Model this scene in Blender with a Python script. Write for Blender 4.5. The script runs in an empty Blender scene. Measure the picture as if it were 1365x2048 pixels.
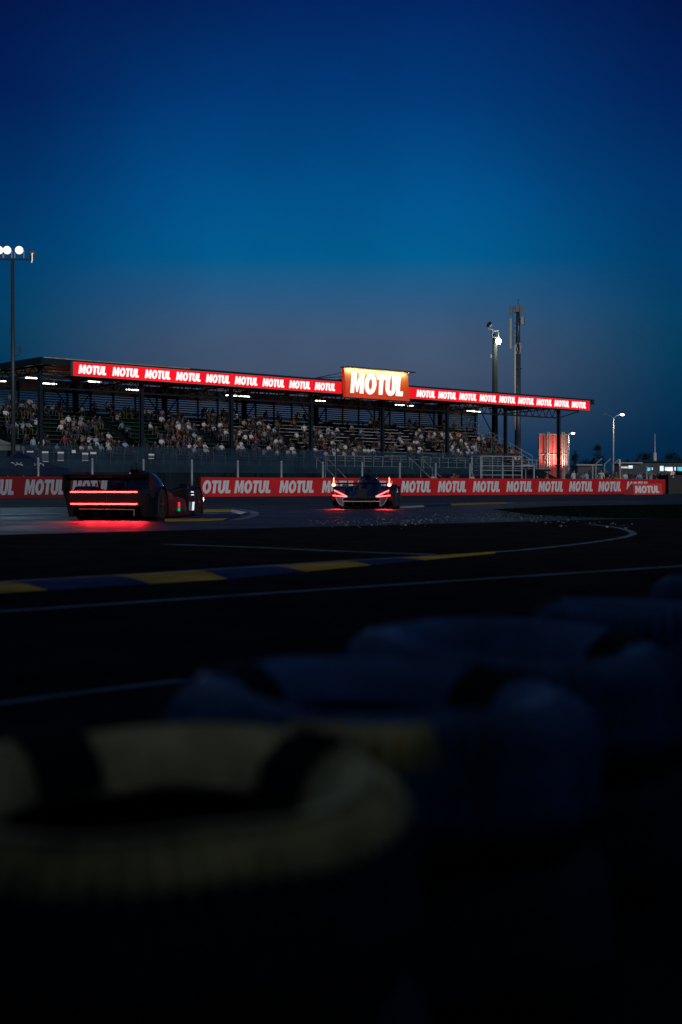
import bpy, bmesh, math, random
from mathutils import Vector, Matrix, noise
R = math.radians
random.seed(7)
scene = bpy.context.scene
COL = scene.collection

# ------------------------------------------------------------------ camera
F = 50 / 36 * 2048                       # focal length in photo pixels
CZ = 0.75
PITCH = math.atan(54 / F)
cam_d = bpy.data.cameras.new("camera")
cam = bpy.data.objects.new("camera", cam_d)
COL.objects.link(cam)
cam.location = (0, 0, CZ)
cam.rotation_euler = (R(90) - PITCH, 0, 0)
cam_d.lens = 50
cam_d.sensor_width = 36
cam_d.clip_start = 0.05
cam_d.clip_end = 6000
cam_d.dof.use_dof = True
cam_d.dof.focus_distance = 52
cam_d.dof.aperture_fstop = 2.0
scene.camera = cam

# ------------------------------------------------------------------ dusk sky
world = bpy.data.worlds.new("World")
scene.world = world
world.use_nodes = True
wn, wl = world.node_tree.nodes, world.node_tree.links
wn.clear()
def s2l(r, g, b):
    f = lambda c: (c / 255 / 12.92) if c / 255 <= 0.04045 else ((c / 255 + 0.055) / 1.055) ** 2.4
    return (f(r), f(g), f(b), 1)
def ramp(stops):
    n = wn.new("ShaderNodeValToRGB")
    e = n.color_ramp.elements
    while len(e) < len(stops):
        e.new(0.5)
    for el, (p, c) in zip(e, stops):
        el.position = p
        el.color = c
    return n
SK = 1.25            # ramp position = sin(elevation) * SK
def el(deg):  # noqa
    return math.sin(R(deg)) * SK
glow = ramp([(0, s2l(14, 46, 80)), (el(1.3), s2l(26, 60, 94)), (el(2.8), s2l(60, 82, 112)), (el(4.6), s2l(74, 92, 121)), (el(5.9), s2l(72, 95, 127)),
             (el(7.4), s2l(48, 96, 141)), (el(9.0), s2l(2, 97, 150)), (el(11.3), s2l(0, 88, 150)), (el(15.2), s2l(0, 62, 128)),
             (el(18.7), s2l(0, 40, 105)), (0.5, s2l(20, 48, 95)), (0.99, s2l(50, 60, 80))])
edge = ramp([(0, s2l(2, 34, 66)), (el(2.3), s2l(2, 46, 80)), (el(5.5), s2l(1, 64, 99)), (el(6.7), s2l(1, 68, 108)), (el(9), s2l(0, 66, 117)),
             (el(11.3), s2l(0, 56, 114)), (el(15), s2l(0, 34, 96)), (el(18.7), s2l(0, 22, 76)), (0.5, s2l(12, 36, 76)), (0.99, s2l(50, 60, 80))])
tc = wn.new("ShaderNodeTexCoord")
sp = wn.new("ShaderNodeSeparateXYZ")
wl.new(tc.outputs["Generated"], sp.inputs[0])
mz = wn.new("ShaderNodeMath"); mz.operation = "MULTIPLY"; mz.inputs[1].default_value = SK
wl.new(sp.outputs["Z"], mz.inputs[0])
wl.new(mz.outputs[0], glow.inputs[0]); wl.new(mz.outputs[0], edge.inputs[0])
ax = wn.new("ShaderNodeMath"); ax.operation = "ABSOLUTE"
sh = wn.new("ShaderNodeMath"); sh.operation = "SUBTRACT"; sh.inputs[1].default_value = 0.0
wl.new(sp.outputs["X"], sh.inputs[0]); wl.new(sh.outputs[0], ax.inputs[0])
mr = wn.new("ShaderNodeMapRange"); mr.interpolation_type = "SMOOTHSTEP"
mr.inputs[1].default_value = 0.05; mr.inputs[2].default_value = 0.25
wl.new(ax.outputs[0], mr.inputs[0])
# faint unevenness of the dusk air
nz = wn.new("ShaderNodeTexNoise"); nz.inputs["Scale"].default_value = 9; nz.inputs["Detail"].default_value = 5
wl.new(tc.outputs["Generated"], nz.inputs["Vector"])
nm = wn.new("ShaderNodeMapRange"); nm.inputs[3].default_value = 0.74; nm.inputs[4].default_value = 0.90
nm.inputs[1].default_value = 0.3; nm.inputs[2].default_value = 0.7
wl.new(nz.outputs["Fac"], nm.inputs[0])
mx = wn.new("ShaderNodeMix"); mx.data_type = "RGBA"
wl.new(mr.outputs[0], mx.inputs[0]); wl.new(glow.outputs[0], mx.inputs[6]); wl.new(edge.outputs[0], mx.inputs[7])
bg = wn.new("ShaderNodeBackground")
wl.new(mx.outputs[2], bg.inputs[0]); wl.new(nm.outputs[0], bg.inputs[1])
# a little of the physical twilight sky on top
nis = wn.new("ShaderNodeTexSky"); nis.sky_type = "NISHITA"; nis.sun_disc = False
nis.sun_elevation = R(-4); nis.sun_rotation = R(160)
bg2 = wn.new("ShaderNodeBackground"); bg2.inputs[1].default_value = 0.05
wl.new(nis.outputs[0], bg2.inputs[0])
ad = wn.new("ShaderNodeAddShader")
wl.new(bg.outputs[0], ad.inputs[0]); wl.new(bg2.outputs[0], ad.inputs[1])
wo = wn.new("ShaderNodeOutputWorld")
wl.new(ad.outputs[0], wo.inputs[0])

# the afterglow behind the camera: low, soft, slightly warm
SUN_EL = 12
SUN_AZ = 155                              # degrees clockwise from +Y (straight ahead)
sd = bpy.data.lights.new("afterglow_sun", "SUN")
sd.energy = 1.15
sd.angle = R(8)
sd.color = (1.0, 0.94, 0.90)
so = bpy.data.objects.new("afterglow_sun", sd)
COL.objects.link(so)
sdir = Vector((math.sin(R(SUN_AZ)) * math.cos(R(SUN_EL)), math.cos(R(SUN_AZ)) * math.cos(R(SUN_EL)), math.sin(R(SUN_EL))))
so.rotation_euler = sdir.to_track_quat("Z", "Y").to_euler()
so.location = (20, -30, 30)

scene.view_settings.view_transform = "Standard"
scene.view_settings.look = "None"
scene.view_settings.exposure = 0
scene.view_settings.gamma = 1
scene.render.engine = "CYCLES"
scene.cycles.use_denoising = True
scene.cycles.max_bounces = 5
scene.cycles.transparent_max_bounces = 24
scene.cycles.sample_clamp_indirect = 4

# ------------------------------------------------------------------ measuring helpers
def ray(px, py):
    u, v = (px - 682.5) / F, (1024 - py) / F
    c, s = math.cos(PITCH), math.sin(PITCH)
    return Vector((u, c + v * s, -s + v * c))
def at(px, py, d):
    r = ray(px, py)
    return Vector((0, 0, CZ)) + r * (d / r.y)
def onground(px, py, z=0.0):
    r = ray(px, py)
    return Vector((0, 0, CZ)) + r * ((z - CZ) / r.z)

# ------------------------------------------------------------------ materials
MATS = {}
def mat(name, col, rough=0.6, metal=0.0, emit=None, es=0.0, spec=0.5, var=0.0, vscale=4.0, bump=0.0, bscale=40.0, rvar=0.0):
    if name in MATS:
        return MATS[name]
    m = bpy.data.materials.new(name)
    m.use_nodes = True
    n, l = m.node_tree.nodes, m.node_tree.links
    b = n["Principled BSDF"]
    b.inputs["Base Color"].default_value = (*col, 1)
    b.inputs["Roughness"].default_value = rough
    b.inputs["Metallic"].default_value = metal
    b.inputs["Specular IOR Level"].default_value = spec
    if emit:
        b.inputs["Emission Color"].default_value = (*emit, 1)
        b.inputs["Emission Strength"].default_value = es
    if var or bump or rvar:
        t = n.new("ShaderNodeTexCoord")
        ns = n.new("ShaderNodeTexNoise")
        ns.inputs["Scale"].default_value = vscale
        ns.inputs["Detail"].default_value = 8
        ns.inputs["Roughness"].default_value = 0.65
        l.new(t.outputs["Object"], ns.inputs["Vector"])
        if var:
            mp = n.new("ShaderNodeMapRange")
            mp.inputs[1].default_value = 0.3; mp.inputs[2].default_value = 0.7
            mp.inputs[3].default_value = 1 - var; mp.inputs[4].default_value = 1 + var
            l.new(ns.outputs["Fac"], mp.inputs[0])
            vm = n.new("ShaderNodeVectorMath"); vm.operation = "SCALE"
            vm.inputs[0].default_value = col
            l.new(mp.outputs[0], vm.inputs["Scale"])
            l.new(vm.outputs[0], b.inputs["Base Color"])
        if rvar:
            mp2 = n.new("ShaderNodeMapRange")
            mp2.inputs[1].default_value = 0.35; mp2.inputs[2].default_value = 0.65
            mp2.inputs[3].default_value = rough - rvar; mp2.inputs[4].default_value = rough + rvar
            l.new(ns.outputs["Fac"], mp2.inputs[0]); l.new(mp2.outputs[0], b.inputs["Roughness"])
        if bump:
            n2 = n.new("ShaderNodeTexNoise"); n2.inputs["Scale"].default_value = bscale; n2.inputs["Detail"].default_value = 4
            l.new(t.outputs["Object"], n2.inputs["Vector"])
            bp = n.new("ShaderNodeBump"); bp.inputs["Strength"].default_value = bump; bp.inputs["Distance"].default_value = 0.02
            l.new(n2.outputs["Fac"], bp.inputs["Height"]); l.new(bp.outputs[0], b.inputs["Normal"])
    MATS[name] = m
    return m
def lamp_mat(name, col, s):
    if name in MATS:
        return MATS[name]
    m = bpy.data.materials.new(name); m.use_nodes = True
    n, l = m.node_tree.nodes, m.node_tree.links
    n.clear()
    e = n.new("ShaderNodeEmission"); e.inputs[0].default_value = (*col, 1); e.inputs[1].default_value = s
    o = n.new("ShaderNodeOutputMaterial"); l.new(e.outputs[0], o.inputs[0])
    MATS[name] = m
    return m
def backlit_mat(name, col, s, scale, spread):
    """translucent banner lit from behind: emission that varies with the tubes inside"""
    m = bpy.data.materials.new(name); m.use_nodes = True
    n, l = m.node_tree.nodes, m.node_tree.links
    b = n["Principled BSDF"]
    b.inputs["Base Color"].default_value = (*[c * 0.6 for c in col], 1); b.inputs["Roughness"].default_value = 0.5
    b.inputs["Emission Color"].default_value = (*col, 1)
    t = n.new("ShaderNodeTexCoord"); ns = n.new("ShaderNodeTexNoise"); ns.inputs["Scale"].default_value = scale; ns.inputs["Detail"].default_value = 2
    l.new(t.outputs["Object"], ns.inputs["Vector"])
    mp = n.new("ShaderNodeMapRange"); mp.inputs[1].default_value = 0.35; mp.inputs[2].default_value = 0.65
    mp.inputs[3].default_value = s * (1 - spread); mp.inputs[4].default_value = s * (1 + spread)
    l.new(ns.outputs["Fac"], mp.inputs[0]); l.new(mp.outputs[0], b.inputs["Emission Strength"])
    return m
def mesh_mat(name, col, dens):
    """fine wire netting, too fine to resolve: part of the light passes straight through"""
    m = bpy.data.materials.new(name); m.use_nodes = True
    n, l = m.node_tree.nodes, m.node_tree.links
    b = n["Principled BSDF"]; b.inputs["Base Color"].default_value = (*col, 1); b.inputs["Roughness"].default_value = 0.6
    tr = n.new("ShaderNodeBsdfTransparent"); mixn = n.new("ShaderNodeMixShader")
    t = n.new("ShaderNodeTexCoord"); ns = n.new("ShaderNodeTexNoise"); ns.inputs["Scale"].default_value = 0.9; ns.inputs["Detail"].default_value = 6
    l.new(t.outputs["Object"], ns.inputs["Vector"])
    mp = n.new("ShaderNodeMapRange"); mp.inputs[1].default_value = 0.3; mp.inputs[2].default_value = 0.7
    mp.inputs[3].default_value = dens * 0.6; mp.inputs[4].default_value = dens * 1.4
    l.new(ns.outputs["Fac"], mp.inputs[0]); l.new(mp.outputs[0], mixn.inputs[0])
    l.new(tr.outputs[0], mixn.inputs[1]); l.new(b.outputs[0], mixn.inputs[2])
    l.new(mixn.outputs[0], n["Material Output"].inputs[0])
    return m

# ------------------------------------------------------------------ mesh helpers
class MB:
    def __init__(self):
        self.bm = bmesh.new()
    def box(self, c, s, rot=None, mi=0):
        M = Matrix.Translation(Vector(c)) @ (rot.to_4x4() if rot else Matrix()) @ Matrix.Diagonal((*s, 1))
        r = bmesh.ops.create_cube(self.bm, size=1, matrix=M)
        for f in {f for v in r["verts"] for f in v.link_faces}:
            f.material_index = mi
        return self
    def bar(self, a, b, r, n=8, r2=None, mi=0, caps=True):
        a, b = Vector(a), Vector(b)
        d = b - a
        if d.length < 1e-6:
            return self
        q = d.to_track_quat("Z", "Y").to_matrix().to_4x4()
        M = Matrix.Translation((a + b) / 2) @ q
        rr = bmesh.ops.create_cone(self.bm, cap_ends=caps, segments=n, radius1=r, radius2=r if r2 is None else r2, depth=d.length, matrix=M)
        for f in {f for v in rr["verts"] for f in v.link_faces}:
            f.material_index = mi
            f.smooth = n > 6 and len(f.verts) == 4
        return self
    def path(self, pts, r, n=6, mi=0):
        for a, b in zip(pts, pts[1:]):
            self.bar(a, b, r, n, mi=mi)
        return self
    def beam(self, a, b, w, h, up=(0, 0, 1), mi=0):
        """rectangular bar from a to b, w across, h along up"""
        a, b = Vector(a), Vector(b)
        d = (b - a); L = d.length; d.normalize()
        s = d.cross(Vector(up)).normalized(); u = s.cross(d)
        rot = Matrix((s, d, u)).transposed()
        return self.box((a + b) / 2, (w, L, h), rot, mi)
    def ball(self, c, r, mi=0, sub=2, scale=(1, 1, 1)):
        M = Matrix.Translation(Vector(c)) @ Matrix.Diagonal((*scale, 1))
        rr = bmesh.ops.create_icosphere(self.bm, subdivisions=sub, radius=r, matrix=M)
        for f in {f for v in rr["verts"] for f in v.link_faces}:
            f.material_index = mi; f.smooth = True
        return self
    def poly(self, pts, mi=0):
        vs = [self.bm.verts.new(p) for p in pts]
        f = self.bm.faces.new(vs); f.material_index = mi
        return f
    def prism(self, pts, ex, mi=0):
        """closed outline pts extruded by vector ex"""
        ex = Vector(ex); n = len(pts)
        a = [self.bm.verts.new(Vector(p)) for p in pts]
        b = [self.bm.verts.new(Vector(p) + ex) for p in pts]
        fs = [self.bm.faces.new(a[::-1]), self.bm.faces.new(b)]
        for i in range(n):
            fs.append(self.bm.faces.new((a[i], a[(i + 1) % n], b[(i + 1) % n], b[i])))
        for f in fs:
            f.material_index = mi
        return self
    def sheet(self, fn, nu, nv, mi=0, smooth=False, closed_u=False):
        g = [[self.bm.verts.new(fn(i, j)) for j in range(nv)] for i in range(nu)]
        for i in range(nu if closed_u else nu - 1):
            for j in range(nv - 1):
                k = (i + 1) % nu
                f = self.bm.faces.new((g[i][j], g[k][j], g[k][j + 1], g[i][j + 1]))
                f.material_index = mi; f.smooth = smooth
        return g
    def build(self, name, mats, parent=None, M=None, sharp=None):
        bmesh.ops.recalc_face_normals(self.bm, faces=self.bm.faces[:])
        me = bpy.data.meshes.new(name)
        self.bm.to_mesh(me); self.bm.free()
        for m in (mats if isinstance(mats, (list, tuple)) else [mats]):
            me.materials.append(m)
        if sharp:
            me.polygons.foreach_set("use_smooth", [True] * len(me.polygons))
            me.set_sharp_from_angle(angle=R(sharp))
        o = bpy.data.objects.new(name, me)
        COL.objects.link(o)
        if parent:
            o.parent = parent
        if M is not None:
            o.matrix_local = M
        return o
def tag(o, label=None, cat=None, group=None, kind=None):
    if label: o["label"] = label
    if cat: o["category"] = cat
    if group: o["group"] = group
    if kind: o["kind"] = kind
    return o
def empty(name, loc=(0, 0, 0), rz=0.0, label=None, cat=None, group=None):
    o = bpy.data.objects.new(name, None)
    o.empty_display_size = 0.3
    COL.objects.link(o)
    o.location = loc; o.rotation_euler = (0, 0, rz)
    return tag(o, label, cat, group)
def lamp(name, kind, loc, energy, col, parent=None, size=0.1, aim=None, cone=60, blend=0.5):
    d = bpy.data.lights.new(name, kind)
    d.energy = energy; d.color = col
    if kind == "AREA":
        d.size = size
    else:
        d.shadow_soft_size = size
    if kind == "SPOT":
        d.spot_size = R(cone); d.spot_blend = blend
    o = bpy.data.objects.new(name, d); COL.objects.link(o)
    o.location = loc
    if aim is not None:
        o.rotation_euler = (Vector(aim) - Vector(loc)).to_track_quat("-Z", "Y").to_euler()
    if parent:
        o.parent = parent
    return o

# heavy slanted capitals, unit height; each glyph = list of closed outlines (outer) or ring pairs
def arc(cx, cy, rx, ry, a0, a1, n=14):
    return [(cx + rx * math.cos(R(a0 + (a1 - a0) * i / n)), cy + ry * math.sin(R(a0 + (a1 - a0) * i / n))) for i in range(n + 1)]
GL = {
    "M": (0.98, [[(0, 0), (0.03, 1), (0.33, 1), (0.48, 0.5), (0.63, 1), (0.94, 1), (0.97, 0), (0.69, 0), (0.67, 0.58), (0.54, 0.06), (0.43, 0.06), (0.29, 0.58), (0.27, 0)]]),
    "O": (0.88, None),
    "T": (0.66, [[(0, 1), (0.66, 1), (0.66, 0.77), (0.475, 0.77), (0.475, 0), (0.185, 0), (0.185, 0.77), (0, 0.77)]]),
    "U": (0.78, [[(0, 1), (0.285, 1), (0.285, 0.34)] + arc(0.385, 0.34, 0.1, 0.11, 180, 360, 8)[1:] + [(0.485, 1), (0.77, 1), (0.77, 0.36)] + arc(0.385, 0.36, 0.385, 0.38, 0, -180, 16)[1:]]),
    "L": (0.54, [[(0, 1), (0.285, 1), (0.285, 0.25), (0.54, 0.25), (0.54, 0), (0, 0)]]),
}
def word(text, height, width, depth=0.012, slant=0.16, gap=0.035):
    """mesh of the word in the local XZ plane, growing toward -Y, lower-left corner at the origin"""
    mb = MB()
    total = sum(GL[c][0] for c in text) + gap * (len(text) - 1) + slant
    kx = width / total
    def P(x, y, d):
        return ((x + slant * y) * kx, -d, y * height)
    x0 = 0.0
    for c in text:
        w, outs = GL[c]
        if c == "O":
            n = 28
            rings = []
            for rx, ry in ((0.44, 0.52), (0.145, 0.27)):
                rings.append([(x0 + 0.44 + rx * math.cos(2 * math.pi * i / n), 0.5 + ry * math.sin(2 * math.pi * i / n)) for i in range(n)])
            V = [[[mb.bm.verts.new(P(x, y, d)) for x, y in rg] for d in (0, depth)] for rg in rings]
            for i in range(n):
                j = (i + 1) % n
                for q in ((V[0][1][i], V[0][1][j], V[1][1][j], V[1][1][i]), (V[0][0][i], V[0][0][j], V[0][1][j], V[0][1][i]), (V[1][0][i], V[1][0][j], V[1][1][j], V[1][1][i])):
                    mb.bm.faces.new(q)
        else:
            for o in outs:
                mb.prism([P(x0 + x, y, 0) for x, y in o], (0, -depth, 0))
        x0 += w + gap
    return mb
def frame_m(o, xdir, zdir=(0, 0, 1)):
    """matrix: local X along xdir, Z up, -Y the face normal"""
    x = Vector(xdir).normalized(); z = Vector(zdir).normalized()
    y = z.cross(x).normalized(); z = x.cross(y)
    return Matrix.Translation(Vector(o)) @ Matrix((x, y, z)).transposed().to_4x4()

# ------------------------------------------------------------------ ground frame: s along the barrier, t away from the track
A0 = Vector((-6.71, 68.0, 0))
ES = Vector((0.7506, 0.6607, 0)); ET = Vector((-0.6607, 0.7506, 0))
def st(s, t, z=0.0):
    p = A0 + ES * s + ET * t
    p.z = z
    return p
def to_st(p):
    d = Vector((p[0], p[1], 0)) - A0
    return d.dot(ES), d.dot(ET)
def gz(x, y):
    t = to_st((x, y))[1]
    f = min(1, max(0, (t + 13) / 11.5))
    return 0.2 * f * f * (3 - 2 * f)

# stand frame: u along the front of the stand, m back into it
P1 = Vector((-22.9, 122.0, 0))
EU = Vector((0.689, 0.7248, 0)).normalized(); EM = Vector((-EU.y, EU.x, 0))
def um(u, m, z=0.0):
    p = P1 + EU * u + EM * m
    p.z = z
    return p
UM_ROT = math.atan2(EU.y, EU.x)

# ================================================================== THE SETTING
M_ground = mat("dark turf", (0.012, 0.017, 0.011), 1.0, spec=0.0, var=0.5, vscale=0.6)
M_near = mat("old tarmac", (0.02, 0.022, 0.025), 1.0, spec=0.0, var=0.45, vscale=1.3, bump=0.5, bscale=90)
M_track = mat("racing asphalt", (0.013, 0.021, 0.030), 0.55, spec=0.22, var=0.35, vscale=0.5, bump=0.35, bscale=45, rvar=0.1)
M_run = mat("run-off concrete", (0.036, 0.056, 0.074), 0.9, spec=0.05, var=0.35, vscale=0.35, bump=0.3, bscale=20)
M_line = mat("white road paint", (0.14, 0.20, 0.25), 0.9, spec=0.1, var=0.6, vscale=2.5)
M_kyel = mat("yellow kerb paint", (0.46, 0.31, 0.04), 0.9, spec=0.05, var=0.45, vscale=2.2)
M_kblu = mat("blue kerb paint", (0.012, 0.035, 0.12), 0.9, spec=0.05, var=0.45, vscale=2.2)
M_kwht = mat("white kerb and streak paint", (0.5, 0.5, 0.48), 0.7, var=0.4, vscale=5)
M_kgrn = mat("trackside grass", (0.006, 0.016, 0.010), 1.0, spec=0.0, var=0.5, vscale=1.5)

S_ST = [-2500, -600, -200] + list(range(-120, 241, 12)) + [400, 900, 2500]
T_ST = [-500, -300, -120, -75] + [-50, -36, -20, -13, -11, -9, -7, -5, -3, -1.5, 0, 5, 20, 60, 150, 400, 1200, 3500]
def grid_st(ss, ts, dz):
    mb = MB()
    def fn(i, j):
        p = st(ss[i], ts[j])
        p.z = gz(p.x, p.y) + dz
        return p
    mb.sheet(fn, len(ss), len(ts))
    return mb
tag(grid_st(S_ST, T_ST, -0.02).build("ground", M_ground), kind="structure")
SS = list(range(-120, 241, 12))
tag(grid_st(SS, [-62.0, -36.0], 0.0).build("service_road", M_near), kind="structure")
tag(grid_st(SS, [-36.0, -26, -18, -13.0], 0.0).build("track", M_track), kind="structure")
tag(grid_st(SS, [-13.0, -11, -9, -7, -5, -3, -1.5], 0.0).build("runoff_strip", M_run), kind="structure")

# unseen bank added behind the camera: it keeps the low afterglow off the foreground
bk_ = MB()
def bank_fn(i, j):
    x = -90 + 260 * i / 52
    y = -4.5 - 22 * j / 10
    t = j / 10
    h = 8.2 * (sst_(t * 1.7) if t < .6 else 1 - .15 * (t - .6)) * (0.92 + 0.16 * noise.noise(Vector((x * .06, y * .1, 2)))) + 0.5 * noise.noise(Vector((x * .25, y * .3, 7))) * t
    return (x, y, h - 0.02 if j else -0.3)
sst_ = lambda q: (lambda c: c * c * (3 - 2 * c))(min(1, max(0, q)))
bk_.sheet(bank_fn, 53, 11, smooth=True)
tag(bk_.build("shade_bank", M_ground), kind="structure")

def ribbon(name, pts, w, z, m):
    mb = MB()
    n = len(pts)
    L, Rr = [], []
    for i, p in enumerate(pts):
        d = (pts[min(i + 1, n - 1)] - pts[max(i - 1, 0)]); d.z = 0; d.normalize()
        s = Vector((-d.y, d.x, 0)) * w / 2
        for lst, q in ((L, p + s), (Rr, p - s)):
            lst.append(mb.bm.verts.new((q.x, q.y, gz(q.x, q.y) + z)))
    for i in range(n - 1):
        mb.bm.faces.new((L[i], L[i + 1], Rr[i + 1], Rr[i]))
    return tag(mb.build(name, m), kind="structure")
def smooth(pts, n=6):
    """Catmull-Rom through the measured points"""
    out = []
    P = [pts[0] * 2 - pts[1]] + list(pts) + [pts[-1] * 2 - pts[-2]]
    for i in range(1, len(P) - 2):
        for k in range(n):
            t = k / n
            a, b, c, d = P[i - 1:i + 3]
            out.append(0.5 * ((2 * b) + (c - a) * t + (2 * a - 5 * b + 4 * c - d) * t * t + (3 * b - a - 3 * c + d) * t ** 3))
    out.append(pts[-1])
    return out
G = onground
ribbon("white_line_or_streak", smooth([G(-260, 1243), G(0, 1225), G(683, 1178), G(1365, 1133), G(1600, 1119)]), 0.10, 0.006, M_line)
ribbon("white_line_or_streak", smooth([G(-300, 1457), G(0, 1410), G(320, 1369), G(640, 1335), G(1000, 1303)]), 0.055, 0.006, M_line)
ribbon("white_line_or_streak", smooth([G(-200, 1178), G(0, 1165), G(360, 1144), G(700, 1122), G(990, 1105), G(1130, 1092), G(1215, 1081), G(1256, 1073), G(1266, 1066), G(1236, 1056), G(1180, 1049)], 10), 0.11, 0.006, M_line)
ribbon("white_line_or_streak", smooth([G(330, 1089), G(500, 1095), G(680, 1103), G(870, 1110)]), 0.14, 0.005, M_line)
ribbon("white_line_or_streak", smooth([G(-200, 1033), G(-40, 1031), G(130, 1027)]), 0.5, 0.006, M_kwht)  # floodlight streak on the track, painted as a pale ribbon

# near kerb, blue with slanted yellow blocks
def kerb(name, fars, nears, mats_seq, label_z=0.022):
    mb = MB()
    for i in range(len(fars) - 1):
        N = 5
        def fn(a, b, i=i):
            f = fars[i].lerp(fars[i + 1], a / N); nn = nears[i].lerp(nears[i + 1], a / N)
            p = f.lerp(nn, b / 4)
            p.z = gz(p.x, p.y) + [0.008, 0.02, label_z, 0.016, 0.006][b]
            return p
        mb.sheet(fn, N + 1, 5, mats_seq[i])
    return tag(mb.build(name, [M_kyel, M_kblu, M_kwht]), kind="structure")
yf = lambda x: 1166.5 - 60 / 990 * x
yn = lambda x: 1188 - 0.0625 * x if x < 456 else 1159.5 - (x - 456) * 0.097
fpx = [-420, -180, 10, 222, 392, 532, 682, 765, 985]
npx = [-380, -110, 97, 302, 456, 612, 742, 850, 992]
kerb("kerb", [G(x, yf(x)) for x in fpx], [G(x, yn(x)) for x in npx], [0, 1, 0, 1, 0, 1, 0, 1, 0][1:] if False else [1, 0, 1, 0, 1, 0, 1, 0])
# apex kerb ahead of the nearer car and the exit kerb far on
kerb("kerb", [G(330, 1020), G(405, 1019), G(464, 1019), G(498, 1025)], [G(330, 1026), G(405, 1025), G(462, 1024), G(482, 1029)], [0, 0, 2])
kerb("kerb", [G(330, 1026.5), G(405, 1025.5), G(482, 1029.5)], [G(330, 1037), G(405, 1037), G(470, 1037)], [1, 1])
kerb("kerb", [G(330, 1038), G(405, 1037.5), G(462, 1037.5)], [G(330, 1044), G(405, 1043), G(446, 1041)], [0, 0])
ribbon("white_line_or_streak", smooth([G(464, 1017.5), G(500, 1022), G(511, 1029), G(494, 1036), G(466, 1041)]), 0.22, 0.006, M_line)
kerb("kerb", [G(798, 1014), G(845, 1011), G(900, 1008), G(955, 1006), G(1012, 1004.5)], [G(802, 1017), G(850, 1014.5), G(905, 1011.5), G(960, 1009), G(1016, 1007)], [2, 1, 0, 0])
ribbon("white_line_or_streak", smooth([G(1016, 1005), G(1180, 1002), G(1420, 999)]), 0.3, 0.006, M_line)
gm = MB()
gpts = [G(985, 1019), G(1130, 1012), G(1420, 1008), G(1460, 1036), G(1220, 1036), G(1060, 1029)]
gm.poly([Vector((p.x, p.y, gz(p.x, p.y) + 0.006)) for p in gpts])
# short blades so the grass edge is uneven
rg = random.Random(3)
for _ in range(900):
    a, b = rg.random(), rg.random()
    px_, py_ = 1000 + 460 * a, 1010 + 24 * b + (1 - a) * 6
    p = G(px_, py_)
    if py_ > 1036: continue
    h = rg.uniform(0.02, 0.05); w = 0.02; q = rg.uniform(0, 6.28)
    d = Vector((math.cos(q), math.sin(q), 0)) * w
    z0 = gz(p.x, p.y)
    gm.poly([Vector((p.x, p.y, z0)) - d, Vector((p.x, p.y, z0)) + d, Vector((p.x + rg.uniform(-.04, .04), p.y, z0 + h))])
tag(gm.build("grass", M_kgrn), "short green grass beside the track on the outside of the bend", "grass", kind="stuff")

# gravel kicked onto the inside of the bend: glints in the dusk light
gv = MB()
rg = random.Random(11)
for _ in range(300):
    px_ = rg.triangular(560, 1270, 860)
    c = 1040 + 6 * math.sin(px_ * 0.011) + max(0, px_ - 1000) * 0.03
    py_ = rg.gauss(c, 4.5)
    if not 1024 < py_ < 1068: continue
    p = G(px_, py_)
    r = rg.choice([0.010, 0.012, 0.014, 0.022])
    M = Matrix.Translation((p.x, p.y, r * 0.5)) @ Matrix.Rotation(rg.uniform(0, 6.28), 4, "Z") @ Matrix.Diagonal((r * rg.uniform(.8, 1.6), r, r * rg.uniform(.6, 1.0), 1))
    bmesh.ops.create_icosphere(gv.bm, subdivisions=1, radius=1, matrix=M)
tag(gv.build("gravel", mat("pale gravel", (0.14, 0.15, 0.16), 0.2, var=0.5, vscale=3)), "pale loose gravel strewn along the inside edge of the bend", "gravel", kind="stuff")

# ================================================================== BARRIER WITH BANNERS
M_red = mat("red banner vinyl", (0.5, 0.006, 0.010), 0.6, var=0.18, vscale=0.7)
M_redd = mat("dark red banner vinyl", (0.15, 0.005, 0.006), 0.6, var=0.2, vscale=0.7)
M_ltr = mat("white banner lettering", (0.58, 0.60, 0.64), 0.6, var=0.12, vscale=2.5)
M_conc = mat("barrier concrete", (0.012, 0.014, 0.016), 0.9, var=0.3, vscale=1.2)
BH = 0.92
def barrier(name, a, b, words, lh, lw, ltr_z, red, label, ltr=None):
    a, b = Vector(a), Vector(b)
    L = (b - a).length
    d = (b - a).normalized()
    ang = math.atan2(d.y, d.x)
    root = empty(name, (a.x, a.y, 0.2), ang, label, "barrier")
    mb = MB()
    # concrete blocks behind the banner
    nblk = max(2, round(L / 3.0))
    for i in range(nblk):
        x0, x1 = L * i / nblk, L * (i + 1) / nblk - 0.03
        mb.prism([(x0, 0.05, -0.12), (x0, 0.62, -0.12), (x0, 0.45, 0.3), (x0, 0.36, BH - 0.01), (x0, 0.12, BH - 0.01), (x0, 0.05, 0.3)], (x1 - x0, 0, 0))
    mb.build("concrete_block", M_conc, root)
    # the vinyl, slightly wavy, split where the rolls meet
    mb = MB()
    nx = int(L / 0.35)
    def fn(i, j):
        x = L * i / nx
        w = 0.012 * noise.noise(Vector((x * 0.8, j * 0.35, 3.1)))
        top = BH + 0.012 * noise.noise(Vector((x * 0.35, 9.7, 0)))
        return (x, -0.01 + w, -0.08 + (top + 0.08) * j / 5)
    mb.sheet(fn, nx + 1, 6, smooth=True)
    mb.build("banner", red, root)
    for x0, text in words:
        o = word(text, lh, lw * (1 if text == "MOTUL" else 0.76), 0.01).build("lettering", ltr or M_ltr, root)
        o.location = (x0, -0.028, ltr_z)
    return root
def s_of(px, base=None):
    u = (px - 682.5) / F
    return (u * A0.y - A0.x) / (ES.x - u * ES.y)
S0 = 1.97
ws = [(S0 + 2.81 * k, "MOTUL") for k in range(0, 12)]
ws = [(0.05, "OTUL")] + ws
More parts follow.
